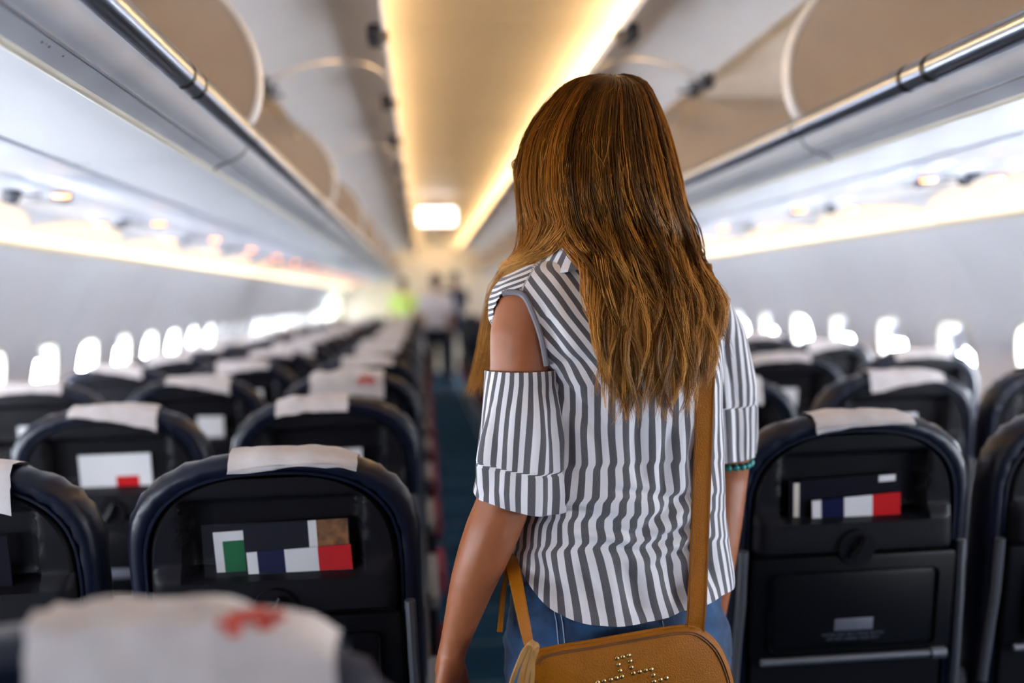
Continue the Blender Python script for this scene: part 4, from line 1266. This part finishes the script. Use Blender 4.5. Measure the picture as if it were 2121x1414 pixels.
# hair ------------------------------------------------------------------
HROWS = np.array([  # pixel y, left, right, half depth
    (159, 1240, 1290, .030), (166, 1212, 1312, .055), (180, 1181, 1332, .076), (216, 1142, 1352, .096), (253, 1113, 1367, .110), (293, 1091, 1378, .117), (329, 1082, 1389, .121), (376, 1076, 1400, .123), (430, 1083, 1411, .121), (465, 1096, 1420, .117), (500, 1100, 1430, .112)], float)
BROWS = np.array([  # hair lying on the back: pixel y, left, right
    (500, 1185, 1428), (560, 1222, 1440), (620, 1240, 1478), (700, 1247, 1482), (780, 1252, 1466), (860, 1258, 1452), (900, 1262, 1446)], float)


def head_pt(py, phi, lay):
    l, r, bd = (np.interp(py, HROWS[:, 0], HROWS[:, j]) for j in (1, 2, 3))
    px = (l + r) / 2 + (r - l) / 2 * math.sin(phi) * (1 - lay * .10)
    return at(px, py, 1.475 - bd * math.cos(phi) * (1 - lay * .12))


def back_pt(px, py, lay):
    h = on_shirt(px, py, .009 + .028 * (1 - lay), 1.47, BVH_CLOTH)
    if h[1] > 1.50: h = at(px, py, 1.49)
    return h


guides = []   # (points, clump radius scale, tone, n strands)
NP = 20
for q in range(165):
    phi = math.radians(rng.uniform(-38, 96)); lay = rng.uniform(0, 1) ** 1.3
    t = (math.sin(min(phi, math.pi / 2)) - math.sin(math.radians(-38))) / (1 - math.sin(math.radians(-38)))
    endy = rng.uniform(745, 895) - (60 if t > .85 else 0) - (20 if t < .1 else 0) - lay * 40
    ph, fr, am = rng.uniform(0, 6.3), rng.uniform(.009, .017), rng.uniform(6, 22)
    pt = []
    ys = np.concatenate([[159, 166, 180, 205], np.linspace(235, endy, NP - 4)])
    drift = rng.normal(0, 7); cross = rng.normal(0, 14)
    for y in ys:
        hp = head_pt(min(y, 500), phi, lay)
        if y <= 440: P = hp
        else:
            tt = np.clip(t + cross / 240 * np.clip((y - 500) / 250, 0, 1), -.02, 1.03)
            l, r = np.interp(y, BROWS[:, 0], BROWS[:, 1]), np.interp(y, BROWS[:, 0], BROWS[:, 2])
            px = l + (r - l) * tt
            g = min((y - 440) / 110, 1.0); g = g * g * (3 - 2 * g)
            hpx = proj(head_pt(500, phi, lay)[None])[0][0] if y > 500 else proj(hp[None])[0][0]
            pxx = hpx * (1 - g) + px * g
            bp = back_pt(pxx, y, lay)
            hy = hp[1] if y <= 500 else head_pt(500, phi, lay)[1]
            P = at(pxx, y, hy * (1 - g) + bp[1] * g)
        wv = am * np.clip((y - 330) / 200, 0, 1.5) * math.sin(fr * (y - 300) * 1.6 + ph) + drift * np.clip((y - 250) / 300, 0, 1)
        P = P + BR * (wv / 1422) - np.array([0, 1, 0]) * (abs(wv) * .3 / 1422)
        pt.append(P)
    guides.append((np.array(pt), .78, rng.beta(.55, .85), 46))
# left sweep over the front of her left shoulder
for q in range(62):
    phi = math.radians(rng.uniform(-100, -28)); lay = rng.uniform(0, 1)
    u = (math.radians(-28) - phi) / math.radians(72)                    # 0 near the middle, 1 at the outline
    am, ph = rng.uniform(3, 9), rng.uniform(0, 6.3)
    pt = [head_pt(y, phi, lay) for y in (159, 166, 180, 205, 245, 290, 340, 390, 430)]
    hx = proj(pt[-1][None])[0][0]; hy = pt[-1][1]
    short = rng.random() < .35
    k1 = rng.uniform(-12, 12)
    way = [(hx + 14 * (1 - u) + k1 * .3, 465, hy), (hx * .80 + 1105 * .20 + k1 * .5, 495, hy + .01), (hx * .45 + 1090 * .55 + k1, 522, 1.405 + .03 * u)]
    if short:
        way += [(1085 + k1 * 1.5, 540 + k1 * .4, 1.42), (1058 + k1 * 1.5, 552 + k1 * .5, 1.45), (1045 + k1, 562 + k1 * .6, 1.47)]
    else:
        e = rng.uniform(0, 1); sp = rng.uniform(-1, 1)
        way += [(1070 + k1 * .8, 540, 1.45), (1038 + 7 * sp, 575, 1.505), (1019 + 9 * sp, 640, 1.525), (1010 + 14 * sp, 710, 1.53), (1002 + 18 * sp, 765, 1.53), (996 + 22 * sp - 12 * e, 790 + 40 * e, 1.53)]
    pt += [at(x, y, Y) for x, y, Y in way]
    pt = spline(pt, NP)
    for i in range(NP):
        tq = i / (NP - 1); pt[i] = pt[i] + np.array([1, 0, 0]) * am * max(0, tq - .3) * math.sin(tq * 13 + ph) / 1422
    guides.append((pt, 0.85, .25 + .7 * rng.beta(1.6, 1.0), 40))
# right front, over the far shoulder
for q in range(20):
    phi = math.radians(rng.uniform(78, 125)); lay = rng.uniform(0, .6); sp = rng.uniform(-1, 1)
    pt = [head_pt(y, phi, lay) for y in (159, 166, 180, 205, 260, 320, 390, 450)]
    pt += [at(x, y, Y) for x, y, Y in [(1434, 505, 1.47), (1440 + 6 * sp, 550, 1.47), (1462 + 8 * sp, 595, 1.475), (1478 + 9 * sp, 640, 1.475), (1478 + 10 * sp, 700, 1.47), (1462 + 10 * sp, 765 + 25 * sp, 1.455)]]
    guides.append((spline(pt, NP), .9, rng.beta(2.0, 1.4), 38))
# fringe at her left temple
for q in range(7):
    x1, y1 = 1064 + rng.uniform(-2, 12), 340 + q * 7
    pt = [head_pt(y, math.radians(-85), 0) for y in (175, 205, 245, 280)] + [at(1084, 315, 1.47), at(1074, 328 + q * 3, 1.475), at(x1, y1, 1.485), at(x1 + 4, y1 + 12, 1.49)]
    guides.append((spline(pt, NP), .55, .12, 24))
# loose flyaway hairs
for q in range(150):
    phi = math.radians(rng.uniform(-95, 95)); e = rng.uniform(1.0, 1.05); ye = rng.uniform(260, 480)
    pt = [head_pt(y, phi + math.radians(rng.normal(0, 6)), -.12 * rng.random()) for y in (165, 180, 205, (205 + ye) / 2, ye)]
    pt[-1] = pt[-1] + (pt[-1] - HC) * rng.uniform(0, .12)
    guides.append((spline(pt, NP), .25, rng.random(), 2))

allP, allR, allC = [], [], []
ROOT = np.array([.022, .0065, .0016])
for g, cs, tone, ns in guides:
    tl = np.linspace(0, 1, len(g))
    tan = np.gradient(g, axis=0); tan /= np.linalg.norm(tan, axis=1, keepdims=True) + 1e-9
    a = np.cross(tan, np.array([0.0, 1.0, 0.0])); a /= np.linalg.norm(a, axis=1, keepdims=True) + 1e-9; bb = np.cross(tan, a)
    env = cs * np.interp(tl, [0, .15, .45, .8, 1], [.004, .0095, .0105, .0075, .0015])
    for j in range(ns):
        w = rng.uniform(0, 6.283); rr0 = math.sqrt(rng.random())
        sw = 0.6 * math.sin(rng.uniform(0, 6.28)) * tl
        off = (a * np.cos(w + sw)[:, None] * 1.25 + bb * np.sin(w + sw)[:, None] * .8) * (env * rr0)[:, None]
        fz = rng.normal(0, 1, 3) * .0019
        off += fz[None] * (tl ** 2)[:, None] + rng.normal(0, .0005, (len(g), 3))
        end = rng.uniform(.90, 1.0)
        base = g if end > .999 else np.stack([np.interp(tl * end, tl, g[:, k]) for k in range(3)], 1)
        allP.append(base + off); allR.append(np.interp(tl, [0, .3, .8, 1], [.00042, .00050, .00042, .00012]) * rng.uniform(.8, 1.25))
        tn = np.clip(tone + rng.normal(0, .13), 0, 1)
        mid = np.array([.030, .0085, .002]) * (1 - tn) + np.array([.52, .185, .020]) * tn
        tip = np.array([.14, .045, .007]) * (1 - tn) + np.array([.85, .43, .105]) * tn
        c = np.stack([np.interp(tl, [0, .18, .45, .95], [ROOT[k], ROOT[k] * .6 + mid[k] * .4, mid[k], tip[k]]) for k in range(3)], 1)
        allC.append(c)
SP = np.array(allP); SR = np.array(allR); SC = np.array(allC)
ns, npn = SP.shape[:2]
tan = np.gradient(SP, axis=1); tan /= np.linalg.norm(tan, axis=2, keepdims=True) + 1e-9
a = np.cross(tan, np.array([0.3, 1.0, 0.1])); a /= np.linalg.norm(a, axis=2, keepdims=True) + 1e-9; bb = np.cross(tan, a)
HV = np.stack([SP + SR[..., None] * (a * math.cos(w) + bb * math.sin(w)) for w in (0, 2.094, 4.189)], 2)    # ns,np,3,3
nv = ns * npn * 3
idx = np.arange(nv).reshape(ns, npn, 3)
quads = np.stack([np.stack([idx[:, :-1, k], idx[:, :-1, (k + 1) % 3], idx[:, 1:, (k + 1) % 3], idx[:, 1:, k]], -1) for k in range(3)], 2).reshape(-1, 4)
hm = bpy.data.meshes.new('hair'); nf = len(quads)
hm.vertices.add(nv); hm.vertices.foreach_set('co', HV.reshape(-1).astype(np.float32))
hm.loops.add(nf * 4); hm.loops.foreach_set('vertex_index', quads.reshape(-1).astype(np.int32))
hm.polygons.add(nf); hm.polygons.foreach_set('loop_start', np.arange(0, nf * 4, 4, dtype=np.int32))
hm.polygons.foreach_set('use_smooth', np.ones(nf, bool))
hm.update(calc_edges=True)
ca = hm.attributes.new('strand_colour', 'FLOAT_COLOR', 'POINT')
ca.data.foreach_set('color', np.concatenate([np.repeat(SC.reshape(-1, 3), 3, axis=0), np.ones((nv, 1))], 1).reshape(-1).astype(np.float32))
hm.materials.append(MT['hair'])
ho = wpart(link('hair', hm)); ho['label'] = 'long wavy brown hair with golden ends'; ho['kind'] = 'stuff'
# dark under-layer on the scalp
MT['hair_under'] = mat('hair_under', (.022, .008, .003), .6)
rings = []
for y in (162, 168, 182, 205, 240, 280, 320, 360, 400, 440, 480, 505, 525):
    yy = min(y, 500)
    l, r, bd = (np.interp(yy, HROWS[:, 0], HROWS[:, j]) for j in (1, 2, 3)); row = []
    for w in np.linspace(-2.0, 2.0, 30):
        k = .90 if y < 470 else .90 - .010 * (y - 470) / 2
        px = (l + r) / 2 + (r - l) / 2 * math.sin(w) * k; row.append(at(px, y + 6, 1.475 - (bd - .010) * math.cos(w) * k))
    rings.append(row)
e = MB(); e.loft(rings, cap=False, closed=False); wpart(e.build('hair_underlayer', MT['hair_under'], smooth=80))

# ------------------------------------------------------------------ shoulder bag
bag = empty('shoulder_bag', tuple(at(1285, 1400, 1.30)))
tag(bag, 'tan leather shoulder bag with brass studs and tassel behind the woman', 'bag')
binv = Matrix.Translation(-bag.location)


def bpart(o, parent=None):
    if parent is None: o.parent = bag; o.matrix_parent_inverse = binv
    else: o.parent = parent; o.matrix_parent_inverse = Matrix.Translation(-bag.location)
    return o


bpy.context.view_layer.update()
# bag frame: right / up / out-of-back axes, from the pixels of its flap at its own depth
b0, b1 = at(1102, 1345, 1.285), at(1446, 1294, 1.335)
bx_ = b1 - b0; BW = np.linalg.norm(bx_); bx_ /= BW
by_ = np.array([bx_[1], -bx_[0], 0.0]); by_ /= np.linalg.norm(by_)       # towards the camera
bz_ = np.cross(bx_, -by_); bz_ /= np.linalg.norm(bz_)
if bz_[2] < 0: bz_ = -bz_


def bagpt(u, v, w): return b0 + bx_ * u + bz_ * v + by_ * w              # metres along, up, out


def bag_outline(grow=0.0):
    """Half-moon flap: nearly straight top, rounded right shoulder, tapering down."""
    top = spline([(-.004, -.014), (.010, -.003), (.09, -.001), (.17, .001), (.225, .0), (.252, -.012), (.276, -.04), (.292, -.085), (.296, -.13)], 30)
    bot = spline([(.290, -.17), (.24, -.205), (.145, -.215), (.05, -.205), (.0, -.17)], 16)
    left = spline([(-.012, -.13), (-.013, -.08), (-.010, -.035)], 7)
    return np.vstack([top, bot, left])


O = bag_outline()
cen = O.mean(axis=0)
e = MB(); prof = [(.90, .004), (.975, .0), (1.0, -.010), (1.0, -.055), (.975, -.066), (.90, -.070)]
e.loft([[bagpt(*(cen + (p - cen) * k - np.array([0, .045 * min(1, max(0, -w) / .05) * (1 if p[1] > -.1 else .3)])), w) for p in O] for k, w in prof]); bb_ = bpart(e.build('bag_body', MT['tan']))
# flap over the front with a slight belly
e = MB(); rings = []
for k, w in ((.0, .020), (.35, .019), (.65, .016), (.85, .0115), (.95, .008), (.995, .005), (1.008, .001), (1.005, -.004)):
    rings.append([bagpt(*(cen + (p - cen) * max(k, .001)), w + .002 * noise.noise(Vector((p[0] * 18 * k, p[1] * 18 * k, 2.0)))) for p in O])
e.loft(rings, cap=False); flap = bpart(e.build('flap', MT['tan'], smooth=60))
for k in (.955, .93):
    e = MB(); e.tube([bagpt(*(cen + (p - cen) * k), .0085 if k > .94 else .0095) for p in O], 0.0008, 6); bpart(e.build('stitching', MT['stitch']))
e = MB(); e.tube([bagpt(*(cen + (p - cen) * 1.003), -.001) for p in O] + [bagpt(*(cen + (O[0] - cen) * 1.003), -.001)], 0.0028, 8); bpart(e.build('piping', MT['tan']))
bpy.context.view_layer.update()
FB = bvh_of([flap])
e = MB(); e.ellipsoid((0, 0, 0), (.0033, .0033, .0022), 14, 8); stud = e.mesh('stud', MT['brass'])
STUDS = [(1278, 1363), (1290, 1360), (1302, 1357), (1281, 1376), (1284, 1389), (1288, 1401), (1277, 1404), (1265, 1407), (1251, 1410), (1305, 1369), (1308, 1382), (1312, 1394), (1325, 1391), (1337, 1388), (1349, 1386), (1353, 1398), (1355, 1411), (1368, 1407), (1380, 1404)]
STUDS += [(1238, 1413), (1243, 1426), (1248, 1438), (1260, 1436), (1360, 1424), (1348, 1427)]
Rm = Matrix([bx_, bz_, by_]).transposed()
for x, y in STUDS:
    h, d = cast(FB, x, y)
    if h is None: continue
    so = link('stud', stud); so.parent = bag; so.matrix_parent_inverse = binv
    so.location = Vector(h); so.rotation_euler = Rm.to_euler()


def ribbon(pts, wid, th, side, n=None):
    """Flat strap along a path; side = reference direction across the strap."""
    P = np.array(pts); tan = np.gradient(P, axis=0); tan /= np.linalg.norm(tan, axis=1, keepdims=True)
    rings = []
    for i, p in enumerate(P):
        sd_ = np.array(side[i] if np.ndim(side) == 2 else side, float); sd_ = sd_ - tan[i] * sd_.dot(tan[i]); sd_ /= np.linalg.norm(sd_); nn = np.cross(tan[i], sd_)
        w = wid[i] if np.ndim(wid) else wid
        rings.append([p + sd_ * w / 2 + nn * th / 2, p + sd_ * w / 2 * .9 + nn * th * .8, p - sd_ * w / 2 * .9 + nn * th * .8, p - sd_ * w / 2 + nn * th / 2, p - sd_ * w / 2 - nn * th / 2, p + sd_ * w / 2 - nn * th / 2])
    return rings


# strap: bag right end, up the back, over the right shoulder, across the chest, down the left side to the bag left end
path_px = [(1439, 1330), (1440, 1300), (1443, 1262), (1446, 1200), (1449, 1120), (1452, 1040), (1455, 960), (1458, 880), (1461, 800), (1464, 720), (1467, 660), (1466, 622)]
up_path = []
for x, y in path_px: up_path.append(on_shirt(x, y, .009, 1.42) if y < 1262 else at(x, y, 1.335))
YS = np.array([p[1] for p in up_path]); YS = np.convolve(np.r_[YS[0], YS[0], YS, YS[-1], YS[-1]], np.ones(5) / 5, 'valid'); YS = np.minimum(YS, [p[1] for p in up_path])
up_path = [at(x, y, Y) for (x, y), Y in zip(path_px, YS)]
c6, a6, d6 = ring_at(590); 
over = [T(1462, 590, 1.49) + UP * .004, T(1455, 575, 1.535) + UP * .01]
chest = []
for py, ph in ((640, 2.30), (720, 2.55), (830, 2.85), (950, -2.95), (1040, -2.6), (1110, -2.2)):
    c, a_, bd = ring_at(py, .016); chest.append(c + BR * a_ * math.sin(ph) + BK * bd * math.cos(ph))
side_ = [at(1052, 1135, 1.42), at(1064, 1180, 1.36), at(1076, 1240, 1.315), at(1088, 1300, 1.29), at(1097, 1340, 1.283)]
full = spline(up_path + over + chest + side_, 120)
sides = np.array([[1, 0.15, 0]] * len(full), float)
for i in range(len(full)):
    q = i / (len(full) - 1)
    if .45 < q < .80: sides[i] = [0.5, .3, .8]
    if q >= .80: sides[i] = [.8, -.5, 0]
wid = np.interp(np.linspace(0, 1, 120), [0, .03, .75, .85, 1], [.024, .0275, .0275, .020, .013])
e = MB(); e.loft(ribbon(full, wid, .0032, sides)); bpart(e.build('strap', MT['tan'], smooth=40))
for sg in (-1, 1):
    e = MB(); up2 = spline(up_path, 40); e.tube([p + np.array([1, .15, 0]) * sg * .0118 - np.array([0, .0030, 0]) for p in up2], .0006, 5); bpart(e.build('strap_stitching', MT['stitch']))
# strap tail that hangs free beside her hip
e = MB(); tail = spline([at(1062, 1140, 1.40), at(1049, 1190, 1.385), at(1041, 1240, 1.378), at(1035, 1308, 1.372)], 14); e.loft(ribbon(tail, .0075, .003, (1, .2, 0))); bpart(e.build('strap_tail', MT['tan']))
# tassel
tas = link('tassel', None) if False else None
e = MB(); e.tube([at(1096, 1330, 1.272), at(1104, 1340, 1.268), at(1113, 1337, 1.272)], [.006, .008, .005], 10); tk = bpart(e.build('tassel', MT['tan_light']))
for j, (x1, x2, y2) in enumerate(((1084, 1054, 1432), (1094, 1070, 1450), (1102, 1084, 1460), (1106, 1097, 1444))):
    e = MB(); tp = spline([at(1110 - j, 1336, 1.270), at(x1 + 5, 1344 + j, 1.262), at(x1 - 9 + j * 2, 1372, 1.256 + .003 * j), at((x1 + x2) / 2 - 5 + j * 2, 1400, 1.258 + .002 * j), at(x2, y2, 1.266)], 16)
    e.loft(ribbon(tp, .0068, .0016, (.9, .35, 0))); o = e.build('tassel_strip', MT['tan_light']); o.parent = tk; o.matrix_parent_inverse = Matrix.Translation(-bag.location) if False else tk.matrix_world.inverted()
bpy.context.view_layer.update()
for o in tk.children: o.matrix_parent_inverse = tk.matrix_world.inverted()

# ------------------------------------------------------------------ far end: crew, doorway light, partition
def figure(name, loc, top, legs_m, hair_m, label, h=1.70, yaw=0.0, arms=0.25):
    o = empty(name, loc, (0, 0, yaw)); tag(o, label, 'person'); k = h / 1.70
    def V(x, y, z): return np.array([x, y, z]) * k
    b = MB()
    b.ellipsoid(V(0, 0, 1.585), (.075 * k, .09 * k, .115 * k)); b.capsule(V(0, 0, 1.40), V(0, 0, 1.52), .055 * k, .05 * k)
    b.capsule(V(0, .085, 1.59), V(0, .10, 1.56), .01 * k, .012 * k)
    b.capsule(V(-.13, 0, 1.36), V(.13, 0, 1.36), .06 * k, .06 * k); b.capsule(V(0, 0, 1.34), V(0, 0, 1.0), .12 * k, .11 * k); b.ellipsoid(V(0, 0, .95), (.16 * k, .11 * k, .13 * k))
    for q in (-1, 1):
        e = V(q * (.20 + arms * .1), -.02, 1.10); w = V(q * (.20 + arms * .05), .10, .88)
        b.capsule(V(q * .175, 0, 1.36), e, .05 * k, .04 * k); b.capsule(e, w, .038 * k, .027 * k)
        for j in range(4): b.capsule(w, w + V((j - 1.5) * .014, .05, -.10 + .008 * abs(j - 1)), .017 * k, .009 * k, 8)
        b.capsule(w, w + V(-q * .03, .05, -.05), .014 * k, .010 * k, 8)
        b.capsule(V(q * .09, 0, .90), V(q * .10, .01, .48), .085 * k, .055 * k); b.capsule(V(q * .10, .01, .48), V(q * .10, -.01, .08), .053 * k, .036 * k)
        b.capsule(V(q * .10, -.02, .045), V(q * .11, .15, .035), .04 * k, .032 * k)
    remeshed(b, 'body', MT['skin'], .010, 4, o)
    b = MB(); b.capsule(V(-.14, 0, 1.36), V(.14, 0, 1.36), .072 * k, .072 * k); b.capsule(V(0, 0, 1.33), V(0, 0, .98), .14 * k, .135 * k); b.ellipsoid(V(0, 0, .95), (.172 * k, .122 * k, .10 * k))
    for q in (-1, 1): b.capsule(V(q * .175, 0, 1.36), V(q * (.195 + arms * .06), -.012, 1.18), .064 * k, .058 * k)
    remeshed(b, 'shirt', top, .012, 4, o)
    b = MB(); b.ellipsoid(V(0, 0, .93), (.175 * k, .125 * k, .12 * k))
    for q in (-1, 1): b.capsule(V(q * .09, 0, .90), V(q * .10, .01, .48), .098 * k, .072 * k); b.capsule(V(q * .10, .01, .48), V(q * .10, -.01, .10), .070 * k, .058 * k)
    remeshed(b, 'trousers', legs_m, .012, 4, o)
    b = MB(); b.ellipsoid(V(0, -.018, 1.615), (.086 * k, .095 * k, .105 * k)); b.build('hair', hair_m, o)
    b = MB(); b.box(-.145 * k, -.06 * k, -.06, .19, 0, .05, bev=.015); b.build('shoe', MT['dark_cloth'], o)
    b = MB(); b.box(.06 * k, .145 * k, -.06, .19, 0, .05, bev=.015); b.build('shoe', MT['dark_cloth'], o)
    return o


def floor_at(px, Y): p = at(px, 700, Y); return (p[0], Y, 0.0)


figure('person', floor_at(906, 13.9), MT['white_shirt'], MT['dark_cloth'], MT['dark_hair'], 'crew member in white shirt and dark trousers at the far aisle end', 1.70, 0.0, 0.0)
figure('person', floor_at(838, 18.2), MT['hi_vis'], MT['dark_cloth'], MT['dark_hair'], 'figure in yellow-green safety vest at the far left of the aisle', 1.74)
p = floor_at(946, 17.2)
figure('person', p, MT['dark_cloth'], MT['dark_cloth'], MT['dark_hair'], 'figure in dark clothes beyond the white-shirted crew member', 1.80)
b = MB(); b.box(-1.72, -1.70, 16.2, 17.6, 0.05, 1.95); tag(b.build('door_1', MT['daylight_door'], smooth=0), kind='structure')
b = MB(); b.box(0.42, 1.80, 15.0, 15.06, 0.0, 1.95, bev=.02); tag(b.build('wall_partition', MT['bulkhead']), kind='structure')

# seat-row marking on the nearest left bin edge, a zigzag letter and a bar
near_bin = [o for o in C.objects if o.name.startswith('overhead_bin') and o.get('label', '').startswith('nearest') and 'left' in o['label']][0]
for strokes in ([(0, 0), (.006, .016), (.012, .003), (.018, .016), (.024, 0)], [(.034, .006), (.062, .006)], [(.070, 0), (.070, .014)]):
    e = MB(); e.tube([(-(0.6985 - .35 * v), 1.235 - near_bin.location.y + u, 1.6795 + .55 * v) for u, v in strokes], .0011, 5); e.build('row_marking', MT['latch'], near_bin)
